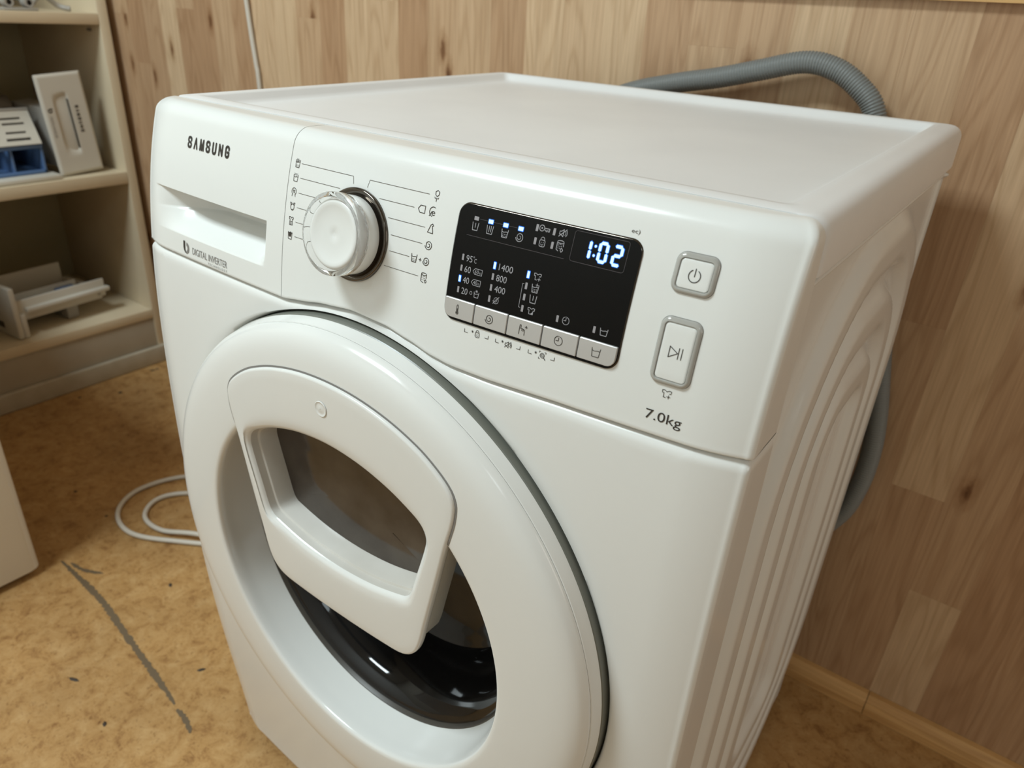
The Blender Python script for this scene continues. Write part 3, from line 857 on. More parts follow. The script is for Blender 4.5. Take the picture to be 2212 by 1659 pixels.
k = Ink(); z = ZR[4]; k.line([(LX - .9, z + 2.9), (LX - 2.4, z + 2.7), (LX - 2.2, z + 1.2), (LX - 1.3, z + 1.3), (LX - 1.7, z - 3.0), (LX - .3, z - 3.0), (LX, z - .8), (LX + .3, z - 3.0), (LX + 1.7, z - 3.0), (LX + 1.3, z + 1.3), (LX + 2.2, z + 1.2), (LX + 2.4, z + 2.7), (LX + .9, z + 2.9), (LX, z + 1.9)], .42, True); k.line([(LX - 1.4, z - .4), (LX + 1.4, z - .4)], .36); icon(k)
k = Ink(); z = ZR[5]; tub(k, LX, z - .2, 4.8, 5.2, .4, False); k.poly([(LX - 2.2, z + 2.6), (LX - .8, z + 2.2), (LX + .5, z + 2.9), (LX + 2.0, z + 2.2), (LX + 1.3, z + .6), (LX + 1.2, z - 1.2), (LX + .3, z - .6), (LX - .4, z - 1.3), (LX - 1.4, z - .6), (LX - 1.5, z + .8)]); icon(k)
# right column
z = ZR[0]; k = Ink(); k.line([(RX + 1.6 * math.cos(math.radians(a)) * (1.15 if i % 2 else 1), z + 1.4 + 1.9 * math.sin(math.radians(a))) for i, a in enumerate(range(90, 450, 60))], .42, True); k.poly([(RX - 2.0, z - .7), (RX - .3, z - 2.0), (RX - 1.4, z - 2.0)]).poly([(RX + 2.0, z - .7), (RX + .3, z - 2.0), (RX + 1.4, z - 2.0)]); k.line([(RX, z - 1.4), (RX, z - 3.6)], .4); icon(k)
z = ZR[1]; k = Ink(); k.line([(350.2, z), (352.0, z + 2.3), (356.2, z + 2.3), (356.2, z - 2.3), (352.0, z - 2.3)], .42, True); icon(k)
k = Ink(); k.arc(363.2, z, 3.0, 60, 262, .45, 16); k.line([(360.4, z - 3.0), (362.4, z + .2)], .4); text_ink('e', 363.6, z - 2.4, 4.6, 2.9, 'c', k); icon(k)
z = ZR[2]; k = Ink(); k.line([(RX - 2.6, z - 2.6), (RX - .6, z + 2.3), (RX + .8, z + 3.2), (RX + 1.8, z + 2.2), (RX + .7, z + 1.6), (RX + 1.6, z - 1.0), (RX + 1.9, z - 2.8)], .42, True); icon(k)
k = Ink(); k.spiral(RX, ZR[3], 2.9, .45); icon(k)
z = ZR[4]; k = Ink(); tub(k, 353.2, z, 4.8, 5.2, .42); [k.line([(351.7 + i * 1.2, z - .6 - j * 1.0), (352.2 + i * 1.2, z - .6 - j * 1.0)], .34) for i in range(3) for j in range(2)]; k.line([(357.7, z), (359.7, z)], .42).line([(358.7, z + 1.0), (358.7, z - 1.0)], .42); icon(k)
k = Ink(); k.spiral(363.8, z, 2.7, .45); icon(k)
z = ZR[5]; k = Ink(); k.arc(RX - .2, z + 2.3, 2.2, 0, 360, .4, 18, .8); k.line([(RX - 2.4, z + 2.3), (RX - 2.4, z - 2.6), (RX - 1.2, z - 3.2), (RX - .2, z - 3.3)], .42).line([(RX + 2.0, z + 2.3), (RX + 2.0, z - .2)], .42); [k.dot(RX - 1.4 + i * 1.1, z + .8 - j * 1.2, .24) for i in range(3) for j in range(3)]; k.line([(RX + 1.6, z - 1.0), (RX + 2.5, z - 2.2), (RX + 1.6, z - 3.4), (RX + .8, z - 2.2)], .36, True); icon(k)
# guide lines
gl = Ink(); tw = 0.30
gl.line([(229.3, ZR[0]), (285.6, ZR[0]), (286.9, 816.9)], tw); gl.line([(229.9, ZR[1]), (274.0, ZR[1])], tw)
for z in ZR[2:]: gl.line([(230.2, z), (262.5, z)], tw)
gl.line([(300.9, 816.7), (302.3, ZR[0]), (357.4, ZR[0])], tw)
for z, a, b in ((ZR[1], 314.1, 346.5), (ZR[2], 325.0, 358.6), (ZR[3], 329.8, 358.4), (ZR[4], 330.5, 348.8), (ZR[5], 326.9, 358.7)): gl.line([(a, z), (b, z)], tw)
gl.build('guide_lines', 'line', panel, H, 'thin lines from the dial to its program icons')

# --- dial
KC = (0.2945, 0.783)
kslope = (YF(KC[0], KC[1] + 0.01) - YF(KC[0], KC[1] - 0.01)) / 0.02
KN = Vector((0, -1, kslope)).normalized(); KU = Vector((0, kslope, 1)).normalized(); KR = Vector((1, 0, 0))
KO = Vector((KC[0], YF(*KC), KC[1]))
def klathe(name, prof, m, parent, n=72, angle=40, label=None, cap=False):
    loops = [[KO + KN * h + (KR * math.cos(2 * math.pi * k / n) + KU * math.sin(2 * math.pi * k / n)) * r for k in range(n)] for r, h in prof]
    o = loft(name, [[tuple(q) for q in l] for l in loops], m, None, False, cap, angle, label)
    if parent is wm: attach(o, wm)
    else: o.parent = parent
    return o
dial = klathe('program_dial', [(0.0276, 0.001), (0.0280, 0.006), (0.0279, 0.0120), (0.0272, 0.0131), (0.0255, 0.0135), (0.0250, 0.0140), (0.0249, 0.0170), (0.0245, 0.0190), (0.0235, 0.0203), (0.0215, 0.0206), (0.0195, 0.0200), (0.014, 0.0192), (0.0075, 0.0188), (0.003, 0.0189), (0.0022, 0.0186), (0.0004, 0.0186)], 'white', wm, 72, 50, 'white round program dial with clear collar', True)
klathe('dial_ring', [(0.0332, -0.0012), (0.0333, 0.0010), (0.0326, 0.0020), (0.0315, 0.0022), (0.0296, 0.0012), (0.0284, 0.0008), (0.0279, 0.0030)], 'chrome', dial, 96, 60, 'dark chrome ring around the dial')
klathe('clear_collar', [(0.0252, 0.0138), (0.0284, 0.0136), (0.0289, 0.0142), (0.0290, 0.0215), (0.0287, 0.0226), (0.0278, 0.0230), (0.0262, 0.0228), (0.0253, 0.0216), (0.0252, 0.0138)], 'clear', dial, 96, 50, 'clear acrylic collar of the dial')

# --- display
def cloop(loop, h): return [on(x, z, h) for x, z in loop]
DX0, DX1, DZ0, DZ1 = 0.3850, 0.5140, 0.7476, 0.8222
dl = rrect(DX0, DX1, DZ0, DZ1, 0.0080, 8)
def subdivide(loop, n):
    out = []
    for (a, b), (c, d) in zip(loop, loop[1:] + loop[:1]):
        k = max(1, int(math.hypot(c - a, d - b) / 0.006))
        out += [(lerp(a, c, j / k), lerp(b, d, j / k)) for j in range(k)]
    return out
dl = subdivide(dl, 0)
def patch(name, loop, prof, m, parent, label=None, center=None, angle=35):
    """raised plate on the console: prof is a list of (inset, height)."""
    loops = [cloop(shrink(loop, i) if i else loop, h) for i, h in prof]
    cx = sum(p[0] for p in loop) / len(loop); cz = sum(p[1] for p in loop) / len(loop)
    last = shrink(loop, prof[-1][0]); hl = prof[-1][1]
    for t in (0.25, 0.5, 0.75, 0.97):
        loops.append([on(lerp(x, cx, t), lerp(z, cz, t), hl) for x, z in last])
    o = loft(name, loops, m, None, False, True, angle, label)
    if parent is wm: attach(o, wm)
    else: o.parent = parent
    return o
display = patch('display', dl, [(0.0, -0.0004), (0.0, 0.0004), (0.0004, 0.0008)], 'black', wm, 'black glossy display panel with lit blue symbols')
HD = 0.00098
bz = rrect(DX0 - 0.0004, DX1 + 0.0004, DZ0 - 0.0004, DZ1 + 0.0004, 0.0084, 8); bz = subdivide(bz, 0)
o = loft('bezel', [cloop(bz, 0.0002), cloop(shrink(bz, 0.0003), 0.0007), cloop(shrink(bz, 0.0007), 0.0009)], 'chrome', None, angle=60); o.parent = display; o['label'] = 'thin dark chrome edge of the display'

def led(x, z, wd, ht, on_):
    if on_:
        Ink().rect(x - wd / 2 - .42, x + wd / 2 + .42, z - ht / 2 - .42, z + ht / 2 + .42, .5).build('led_glow', 'led_halo', display, HD)  # wider glowing plate imitates the halo of a lit LED
    Ink().rect(x - wd / 2, x + wd / 2, z - ht / 2, z + ht / 2, .22).build('led', 'led_on' if on_ else 'led_off', display, HD + 0.0001, 'lit blue-white light' if on_ else None)
for i, x in enumerate((399.6, 410.8, 422.1, 433.4)): led(x, 814.2, 3.5, 2.3, i > 0)
k = Ink()
for a, b in ((401.8, 408.6), (413.0, 419.8), (424.4, 431.2)): k.line([(a, 814.2), (b, 814.2)], .22)
k.line([(394.2, 803.3), (466.6, 803.3)], .28)
k.build('divider_line', 'dimline', display, HD)
fr = Ink(); fl = rrect(470.3, 505.6, 803.2, 820.4, 1.6, 5); fr.line(fl, .28, True); fr.build('digit_frame', 'dimline', display, HD)
def dicon(k): return k.build('symbol', 'glyph', display, HD)
gz = 809.3; T = .48
k = Ink(); tub(k, 399.6, gz, 4.6, 4.6, T, False); k.line([(399.6, gz + 2.0), (399.6, gz - .6)], T); dicon(k)
k = Ink(); tub(k, 411.0, gz, 4.8, 4.8, T, False); k.line([(410.4, gz + 2.3), (410.4, gz - 1.2)], T).line([(411.8, gz + 2.3), (411.8, gz - 1.2)], T); dicon(k)
def rinse(x, z, plus=False):
    k = Ink(); tub(k, x, z, 4.8, 4.6, T)
    for i in range(3):
        for j in range(2): k.dot(x - 1.2 + i * 1.2, z - .5 - j * 1.0, .3)
    if plus: k.line([(x + .2, z + 2.4), (x + 1.8, z + 2.4)], .4).line([(x + 1.0, z + 3.2), (x + 1.0, z + 1.6)], .4)
    dicon(k)
rinse(422.4, gz)
k = Ink(); k.spiral(433.5, gz, 2.6, .5); dicon(k)
for x, z in ((444.5, 817.0), (456.6, 816.9), (445.0, 809.4), (457.1, 809.2)): led(x, z, 1.7, 4.0, False)
k = Ink(); k.arc(447.8, 817.4, 1.7, 0, 360, .5, 16).dot(447.8, 817.4, .55); k.line([(449.6, 817.6), (453.2, 817.6), (453.2, 816.0)], .5).line([(449.4, 816.6), (450.8, 816.6), (450.8, 815.9), (451.6, 815.9), (451.6, 816.6), (452.4, 816.6), (452.4, 815.9), (453.2, 816.0)], .42); dicon(k)
def mute(x, z, m, par, h, s=1.0, w_=.45, name='symbol'):
    k = Ink(); k.line([(x - 2.2 * s, z + .9 * s), (x - 1.2 * s, z + .9 * s), (x + .6 * s, z + 2.2 * s), (x + .6 * s, z - 2.2 * s), (x - 1.2 * s, z - .9 * s), (x - 2.2 * s, z - .9 * s)], w_, True)
    k.arc(x + .8 * s, z, 1.5 * s, -45, 45, w_, 8).arc(x + .8 * s, z, 2.5 * s, -45, 45, w_, 8).line([(x - 2.4 * s, z - 2.3 * s), (x + 2.6 * s, z + 2.4 * s)], w_)
    return k.build(name, m, par, h)
mute(462.2, 817.2, 'glyph', display, HD, .92)
def child(x, z, m, par, h, s=1.0, w_=.45, name='symbol'):
    k = Ink(); k.line(rrect(x - 1.9 * s, x + 1.9 * s, z - 2.6 * s, z + 1.2 * s, .9 * s, 3), w_, True); k.arc(x, z + 1.2 * s, 1.4 * s, 0, 180, w_, 10, 1.7 * s)
    k.dot(x - .7 * s, z - .2 * s, .26 * s).dot(x + .7 * s, z - .2 * s, .26 * s).arc(x, z - .8 * s, .9 * s, 200, 340, w_ * .8, 6)
    return k.build(name, m, par, h)
child(450.0, 809.6, 'glyph', display, HD, 1.0)
def drum(x, z, m, par, h):
    k = Ink(); k.arc(x, z + 2.3, 2.2, 0, 360, .45, 16, .8); k.line([(x - 2.2, z + 2.3), (x - 2.2, z - 2.2), (x - .9, z - 2.9)], .48).line([(x + 2.2, z + 2.3), (x + 2.2, z)], .48)
    for i in range(3):
        for j in range(3): k.dot(x - 1.2 + i * 1.1, z + .9 - j * 1.1, .28)
    k.line([(x + 1.4, z - 1.0), (x + 2.4, z - 2.2), (x + 1.4, z - 3.3), (x + .5, z - 2.2)], .42, True); return k.build('symbol', m, par, h)
drum(462.4, 809.8, 'glyph', display, HD)
# 1:02
SEGS = {'A': ((-1, 1), (1, 1)), 'B': ((1, 1), (1, 0)), 'C': ((1, 0), (1, -1)), 'D': ((-1, -1), (1, -1)), 'E': ((-1, 0), (-1, -1)), 'F': ((-1, 1), (-1, 0)), 'G': ((-1, 0), (1, 0))}
def seg_digit(cx, cz, hw, hh, on_, t=1.75):
    for nm in on_:
        (a, b), (c, d) = SEGS[nm]
        sk = 0.55
        def P(u, v): return (cx + u * hw + v * sk * 0.0, cz + v * hh)
        x0, z0 = P(a, b); x1, z1 = P(c, d); L = math.hypot(x1 - x0, z1 - z0); ux, uz = (x1 - x0) / L, (z1 - z0) / L
        g = .16; x0 += ux * g; z0 += uz * g; x1 -= ux * g; z1 -= uz * g; nx, nz = -uz, ux
        def hexa(t, e):
            k = t * 0.34
            return [(x0 - ux * e, z0 - uz * e), (x0 + ux * (k - e) + nx * t / 2, z0 + uz * (k - e) + nz * t / 2), (x1 - ux * (k - e) + nx * t / 2, z1 - uz * (k - e) + nz * t / 2), (x1 + ux * e, z1 + uz * e), (x1 - ux * (k - e) - nx * t / 2, z1 - uz * (k - e) - nz * t / 2), (x0 + ux * (k - e) - nx * t / 2, z0 + uz * (k - e) - nz * t / 2)]
        Ink().poly(hexa(t + .8, .42)).build('segment_glow', 'led_halo', display, HD)  # halo of the segment, painted in as emission
        Ink().poly(hexa(t, 0)).build('digit_segment', 'led_on', display, HD + 0.0001)
CZ = 811.6
seg_digit(480.6, CZ, 1.4, 5.0, 'BC'); seg_digit(490.5, CZ, 2.35, 5.1, 'ABCDEF'); seg_digit(499.6, CZ, 2.4, 5.1, 'ABGED')
for z in (814.2, 809.0):
    Ink().dot(485.2, z, 1.05).build('segment_glow', 'led_halo', display, HD); Ink().dot(485.2, z, .72).build('digit_segment', 'led_on', display, HD + 0.0001)  # larger blue dot imitates the halo of the colon
# temperature / spin / option columns
RZ = [789.3, 782.4, 775.5, 768.4]
for i, z in enumerate(RZ): led(394.6, z, 1.55, 3.9, i == 2)
for i, z in enumerate(RZ): led(419.85, z, 1.6, 4.1, i == 0)
for i, z in enumerate(RZ): led(445.15, z, 1.65, 4.1, i == 0)
def dtext(s, x, z, h_, wd): text_ink(s, x, z - h_ / 2, h_, wd).build('number', 'glyph', display, HD)
dtext('95', 397.2, RZ[0], 4.3, 5.0); 
k = Ink(); k.arc(403.2, RZ[0] + 1.5, .4, 0, 360, .3, 10); text_ink('C', 403.7, RZ[0] - 2.0, 2.9, 1.9, 'l', k); k.build('number', 'glyph', display, HD)
dtext('60', 397.2, RZ[1], 4.3, 5.0); dtext('40', 397.2, RZ[2], 4.3, 5.0); dtext('20', 397.2, RZ[3], 4.3, 5.0)
for z, s in ((RZ[1], '60'), (RZ[2], '40')):
    k = Ink(); k.line([(404.0, z), (405.6, z + 1.8), (411.2, z + 1.8), (411.2, z - 1.8), (405.6, z - 1.8)], .38, True); text_ink(s, 405.5, z - 1.1, 2.3, 3.2, 'l', k); text_ink('t', 409.1, z - 1.1, 1.7, 1.2, 'l', k); k.build('symbol', 'glyph', display, HD)
k = Ink(); k.arc(405.0, RZ[3], .95, 0, 360, .42, 14); tub(k, 409.4, RZ[3] - .4, 3.8, 3.4, .42); k.line([(408.6, RZ[3] + 1.9), (410.2, RZ[3] + 1.9)], .34).line([(408.9, RZ[3] + 2.6), (409.9, RZ[3] + 1.2)], .34).line([(409.9, RZ[3] + 2.6), (408.9, RZ[3] + 1.2)], .34); k.build('symbol', 'glyph', display, HD)
dtext('1400', 423.1, RZ[0], 4.3, 10.6); dtext('800', 422.5, RZ[1], 4.3, 7.9); dtext('400', 422.5, RZ[2], 4.3, 8.2)
k = Ink(); k.spiral(424.9, RZ[3], 2.1, .42); k.line([(423.0, RZ[3] - 2.3), (427.0, RZ[3] + 2.3)], .42); k.build('symbol', 'glyph', display, HD)
def shirt(x, z, m, par, h, s=1.0, plus=True, t=.42, name='symbol'):
    k = Ink()
    L = [(x - 1.3 * s, z + 1.9 * s), (x - 2.6 * s, z + 1.7 * s), (x - 2.4 * s, z + .2 * s), (x - 1.5 * s, z + .3 * s), (x - 1.5 * s, z - 2.2 * s), (x - .2 * s, z - 2.2 * s)]
    R_ = [(x - 1.3 * s, z + 1.9 * s), (x, z + 1.1 * s), (x + 1.3 * s, z + 1.9 * s), (x + 2.6 * s, z + 1.7 * s), (x + 2.4 * s, z + .2 * s), (x + 1.5 * s, z + .3 * s)]
    k.line(L, t).line(R_, t)
    if plus: k.line([(x + .4 * s, z - 1.6 * s), (x + 2.4 * s, z - 1.6 * s)], t).line([(x + 1.4 * s, z - .6 * s), (x + 1.4 * s, z - 2.6 * s)], t)
    else:
        k.line([(x + 1.5 * s, z + .3 * s), (x + 1.5 * s, z - 2.2 * s), (x - .2 * s, z - 2.2 * s)], t); k.poly([(x - .6 * s, z - 2.2 * s), (x + 1.5 * s, z - .4 * s), (x + 1.5 * s, z - 2.2 * s)])
    return k.build(name, m, par, h)
shirt(451.7, RZ[0] + .2, 'glyph', display, HD, .95)
rinse(451.6, RZ[1] - .3, True)
k = Ink(); tub(k, 451.5, RZ[2], 4.8, 4.6, T, False); k.line([(451.5, RZ[2] + 2.1), (451.5, RZ[2] - .6)], T); dicon(k)
shirt(451.6, RZ[3], 'glyph', display, HD, .95, False)
k = Ink(); k.line([(443.3, RZ[1] + .9), (442.3, RZ[1] + .9), (442.3, RZ[3] + .2), (443.3, RZ[3] + .2)], .32); k.build('bracket', 'glyph', display, HD)
led(470.6, 768.5, 1.6, 4.0, False); led(495.8, 768.4, 1.6, 4.0, False)
def clock(x, z, m, par, h, s=1.0, t=.42, name='symbol'):
    k = Ink(); k.arc(x, z, 2.4 * s, -250, 75, t, 22)
    for a in (92, 110, 128, 146): k.dot(x + 2.5 * s * math.cos(math.radians(a)), z + 2.5 * s * math.sin(math.radians(a)), .26 * s)
    k.line([(x, z + 1.7 * s), (x, z), (x - 1.5 * s, z)], t); return k.build(name, m, par, h)
clock(476.4, 768.5, 'glyph', display, HD, .95)
k = Ink(); tub(k, 502.0, 768.3, 4.9, 4.0, .42); dicon(k)
# touch buttons along the bottom of the display
BX = [385.6, 410.4, 436.6, 462.4, 487.8, 513.4]
for i in range(5):
    a, b = BX[i] / 1000 + 0.0003, BX[i + 1] / 1000 - 0.0003
    z0 = 0.7497; z1 = 0.7623
    rr = [0.0006] * 4
    if i == 0: rr[0] = 0.0055
    if i == 4: rr[1] = 0.0055
    lp = subdivide(rrect(a, b, z0, z1, rr, 5), 0)
    patch('touch_button', lp, [(0.0, 0.0006), (0.0, 0.0018), (0.0004, 0.0022)], 'silver', display, 'silver touch button' if i == 0 else None)
HB = 0.0024
def bicon(k): return k.build('button_icon', 'print', display, HB)
bzc = 755.9
k = Ink(); x = 397.0; k.line([(x - .55, bzc - 1.4), (x - .55, bzc + 2.6), (x, bzc + 3.1), (x + .55, bzc + 2.6), (x + .55, bzc - 1.4)], .32); k.arc(x, bzc - 2.2, 1.0, 120, 420, .32, 14).dot(x, bzc - 2.2, .55).line([(x, bzc - 2), (x, bzc + .6)], .3); bicon(k)
k = Ink(); k.spiral(422.8, bzc + .2, 3.0, .4); bicon(k)
k = Ink(); x = 448.6; k.line([(x - 2.4, bzc - 3.0), (x - 2.2, bzc + 2.6), (x - 1.7, bzc + 3.1), (x - 1.3, bzc + 2.6), (x - 1.3, bzc + .6), (x - .4, bzc + .8), (x - .4, bzc - .6), (x - .4, bzc + .8), (x + .6, bzc + .6), (x + .6, bzc - .8), (x + .6, bzc + .5), (x + 1.6, bzc + .2), (x + 1.6, bzc - 3.0)], .36); k.line([(x + 1.6, bzc + 2.2), (x + 3.4, bzc + 2.2)], .36).line([(x + 2.5, bzc + 3.1), (x + 2.5, bzc + 1.3)], .36); bicon(k)
clock(474.6, bzc + .1, 'print', display, HB, 1.15, .36, 'button_icon')
k = Ink(); tub(k, 500.2, bzc, 5.6, 5.2, .36); bicon(k)
# symbols printed under the display
def under(xa, xs_, xb, kind, xi):
    z = 742.4; k = Ink(); k.line([(xa, z + 1.6), (xa, z - .5), (xa + 2.6, z - .5)], .32).line([(xb - 2.6, z - .3), (xb, z - .3), (xb, z + 1.8)], .32)
    for a in (90, 210, 330, 30, 150, 270): k.line([(xs_, z + 1.3), (xs_ + .75 * math.cos(math.radians(a)), z + 1.3 + .75 * math.sin(math.radians(a)))], .28)
    k.build('hold_mark', 'print', panel, H)
    if kind == 'child': child(xi, z + .6, 'print', panel, H, .85, .34, 'hold_mark')
    if kind == 'mute': mute(xi, z + .3, 'print', panel, H, .9, .34, 'hold_mark')
    if kind == 'lens':
        k = Ink(); k.arc(xi, z + .6, 1.5, 0, 360, .34, 16).arc(xi, z + .6, .7, 0, 360, .3, 10).line([(xi + 1.1, z - .5), (xi + 2.3, z - 1.8)], .5)
        for sx in (-1, 1):
            for sz in (-1, 1):
                if sx == 1 and sz == -1: continue
                k.line([(xi + sx * 2.4, z + .6 + sz * 1.5), (xi + sx * 2.4, z + .6 + sz * 2.4), (xi + sx * 1.5, z + .6 + sz * 2.4)], .3)
        k.build('hold_mark', 'print', panel, H)
under(403.4, 409.9, 422.7, 'child', 413.9); under(428.6, 434.0, 447.6, 'mute', 438.2); under(453.8, 459.3, 472.9, 'lens', 464.2)
text_ink('ec)', 504.0, 825.4, 2.3, 5.2).build('lettering', 'line', panel, H, 'worn remains of printed lettering')
text_ink('7.0kg', 537.0, 726.4, 6.2, 22.0).build('lettering', 'print', panel, H, 'dark 7.0kg lettering')
shirt(546.7, 744.0, 'print', panel, H, 1.05, True, .32, 'start_icon')

# --- power and start buttons with clear bevelled rims
def push(name, x0, x1, z0, z1, label):
    lo = subdivide(rrect(x0, x1, z0, z1, 0.0052, 7), 0)
    b = patch(name, shrink(lo, 0.0029), [(0.0, 0.0001), (0.0, 0.0009), (0.0004, 0.0013), (0.0010, 0.0014)], 'silver' if False else 'white', wm, label)
    o = loft('button_rim', [cloop(lo, 0.0), cloop(lo, 0.0006), cloop(shrink(lo, 0.0006), 0.0014), cloop(shrink(lo, 0.0016), 0.0020), cloop(shrink(lo, 0.0024), 0.0019), cloop(shrink(lo, 0.0028), 0.0006)], 'rimclear', None, angle=50, label='clear bevelled rim')
    o.parent = b
    o = loft('button_gap', [cloop(shrink(lo, -0.0003), 0.0001), cloop(shrink(lo, 0.0030), 0.0003)], 'print_grey', None, angle=50); o.parent = b
    return b
pw = push('power_button', 0.5340, 0.5582, 0.8003, 0.8218, 'square white power button')
k = Ink(); k.arc(546.2, 810.6, 3.3, -240, 60, .5, 22).line([(546.2, 814.4), (546.2, 810.4)], .5); k.build('button_icon', 'print', pw, 0.0016)
sb = push('start_button', 0.5346, 0.5584, 0.7492, 0.7872, 'tall white start and pause button')
k = Ink(); k.line([(543.0, 771.6), (543.0, 765.4), (548.0, 768.5)], .45, True).line([(548.5, 771.6), (548.5, 765.4)], .45).line([(550.4, 771.6), (550.4, 765.4)], .45); k.build('button_icon', 'print', sb, 0.0016)

# ------------------------------------------------------------------ hose and cords
hp = [(0.02, 0.592, 0.70), (0.10, 0.596, 0.795), (0.18, 0.600, 0.838), (0.25, 0.602, 0.858), (0.31, 0.602, 0.8705), (0.36, 0.602, 0.8835), (0.412, 0.602, 0.8965), (0.448, 0.602, 0.892), (0.478, 0.602, 0.8755), (0.5005, 0.602, 0.852), (0.518, 0.602, 0.80), (0.542, 0.602, 0.73), (0.568, 0.602, 0.64), (0.586, 0.602, 0.56), (0.600, 0.602, 0.495), (0.607, 0.602, 0.44), (0.606, 0.602, 0.385), (0.594, 0.602, 0.33), (0.56, 0.602, 0.28), (0.48, 0.602, 0.23)]
path = catmull(hp, 46)
# even spacing so that every corrugation is the same width
ev = [path[0]]; acc = 0.0; STEP = 0.00085
for a, b in zip(path, path[1:]):
    d = (b - a).length; t = STEP - acc
    while t <= d:
        ev.append(a.lerp(b, t / d)); t += STEP
    acc = (acc + d) % STEP
hose = tube('drain_hose', ev, lambda i: 0.0118 + (0.0009, 0.0005, -0.0006, 0.0005)[i % 4], 'hose', None, 18)
tag(hose, 'grey corrugated drain hose arching over the back of the washing machine', 'hose')

wc = catmull([(-0.690, 0.6275, 1.30), (-0.682, 0.627, 1.05), (-0.6705, 0.6265, 0.92), (-0.6645, 0.6265, 0.856), (-0.6585, 0.6265, 0.807), (-0.655, 0.6265, 0.766), (-0.652, 0.6265, 0.55), (-0.655, 0.6265, 0.2), (-0.655, 0.6265, 0.05)], 14)
tag(tube('wall_cable', wc, 0.0046, 'cord', None, 12), 'white cable hanging down the wood wall behind the washing machine', 'cable')
fc = catmull([(-0.30, 0.44, 0.0055), (-0.47, 0.400, 0.0055), (-0.60, 0.318, 0.0055), (-0.637, 0.225, 0.0055), (-0.600, 0.158, 0.0055), (-0.520, 0.138, 0.0055), (-0.43, 0.180, 0.0055), (-0.30, 0.27, 0.0058),
              (-0.25, 0.36, 0.0065), (-0.33, 0.385, 0.0095), (-0.46, 0.345, 0.0065), (-0.555, 0.275, 0.0055), (-0.578, 0.225, 0.0055), (-0.545, 0.182, 0.0055), (-0.48, 0.178, 0.0075), (-0.40, 0.212, 0.0165), (-0.28, 0.25, 0.0145), (-0.15, 0.28, 0.0058), (-0.06, 0.38, 0.0055), (-0.05, 0.50, 0.0055)], 14)
tag(tube('power_cord', fc, 0.0046, 'cord', None, 12), 'white power cord lying in two loops on the brown floor', 'cord')

# ------------------------------------------------------------------ shelf unit
shelf = empty('shelf_unit', (-1.40, 0.21, 0.0), 'cream open shelf unit standing against the wood wall', 'shelf unit')
XF, XB, Y0, Y1 = -1.170, -1.590, -0.26, 0.612
box('side_board', (XB, Y1 - 0.023, 0.0), (XF, Y1, 1.36), 'shelf', shelf, 0.0015)
box('side_board', (XB, Y0, 0.0), (XF, Y0 + 0.023, 1.36), 'shelf', shelf, 0.0015)
for z0, z1, nm in ((0.130, 0.155, 'bottom_shelf'), (0.4925, 0.521, 'shelf_board'), (0.850, 0.873, 'shelf_board'), (1.337, 1.36, 'top_board')):
    box(nm, (XB, Y0 + 0.0235, z0), (XF, Y1 - 0.0235, z1), 'shelf', shelf, 0.0015)
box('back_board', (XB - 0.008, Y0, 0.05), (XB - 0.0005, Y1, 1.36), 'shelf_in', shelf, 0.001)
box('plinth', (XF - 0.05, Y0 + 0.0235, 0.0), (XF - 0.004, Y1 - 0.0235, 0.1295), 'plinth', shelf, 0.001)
struct(box('baseboard_left', (XF - 0.0035, Y0, 0.0), (XF + 0.010, Y1, 0.049), 'skirt', None, 0.004, 3), 'pale scuffed skirting board in front of the shelf unit')
pin = [(XF - 0.045, 0.5885, 0.838)]
for q in pin:
    loops = [[(q[0] + r * math.cos(2 * math.pi * k / 10), q[1] - h, q[2] + r * math.sin(2 * math.pi * k / 10)) for k in range(10)] for r, h in ((0.0035, 0.0), (0.0035, 0.008), (0.002, 0.009))]
    loft('shelf_pin', loops, 'brown_grey', shelf, True, True)

# --- spare drawer front standing on its end (middle shelf)
class Frame:
    def __init__(s, o, u, v, n): s.o, s.u, s.v, s.n = Vector(o), Vector(u).normalized(), Vector(v).normalized(), Vector(n).normalized()
    def p(s, a, b, c=0.0): return tuple(s.o + s.u * a + s.v * b + s.n * c)
def frame_box(name, fr, a0, a1, b0, b1, c0, c1, m, parent, bev=0.002, label=None):
    o = box(name, (a0, b0, c0), (a1, b1, c1), m, None, bev)
    for v in o.data.vertices: v.co = Vector(fr.p(*v.co))
    if parent is not None: attach(o, parent)
    if label: o['label'] = label
    return o
sd = empty('spare_drawer', (-1.28, 0.49, 0.521), 'spare white detergent drawer standing on end on the middle shelf', 'drawer')
lean = math.radians(4.0)
vup = Vector((0.02, -math.sin(lean), math.cos(lean))).normalized(); uy = Vector((-0.06, 1.0, 0.0)); uy = (uy - vup * uy.dot(vup)).normalized()
nf = uy.cross(vup).normalized()
if nf.x < 0: nf = -nf
fr = Frame((-1.195, 0.4475, 0.5222), uy, vup, nf)
# front with a pressed grip: height field
def spare_front():
    NU, NV, wd, ht = 44, 80, 0.104, 0.224; verts = []; faces = []
    for j in range(NV + 1):
        for i in range(NU + 1):
            a, b = wd * i / NU, ht * j / NV
            e = min(a, wd - a, b, ht - b); c = -0.004 * (1 - sstep(0, 0.005, e))
            if 0.040 < b < 0.185 and 0.026 < a < 0.060:
                tu = (a - 0.026) / 0.034; tv = min((b - 0.040) / 0.05, (0.185 - b) / 0.035, 1.0)
                c -= 0.024 * min(1, tu / 0.75) * sstep(0, 1, tv) * (1 if tu < 0.94 else (1 - tu) / 0.06)
            verts.append(fr.p(a, b, c))
    n = NU + 1
    for j in range(NV):
        for i in range(NU): faces.append((j * n + i, j * n + i + 1, (j + 1) * n + i + 1, (j + 1) * n + i))
    o = ob('drawer_front', verts, faces, 'old_white'); attach(o, sd); return o
sf = spare_front()
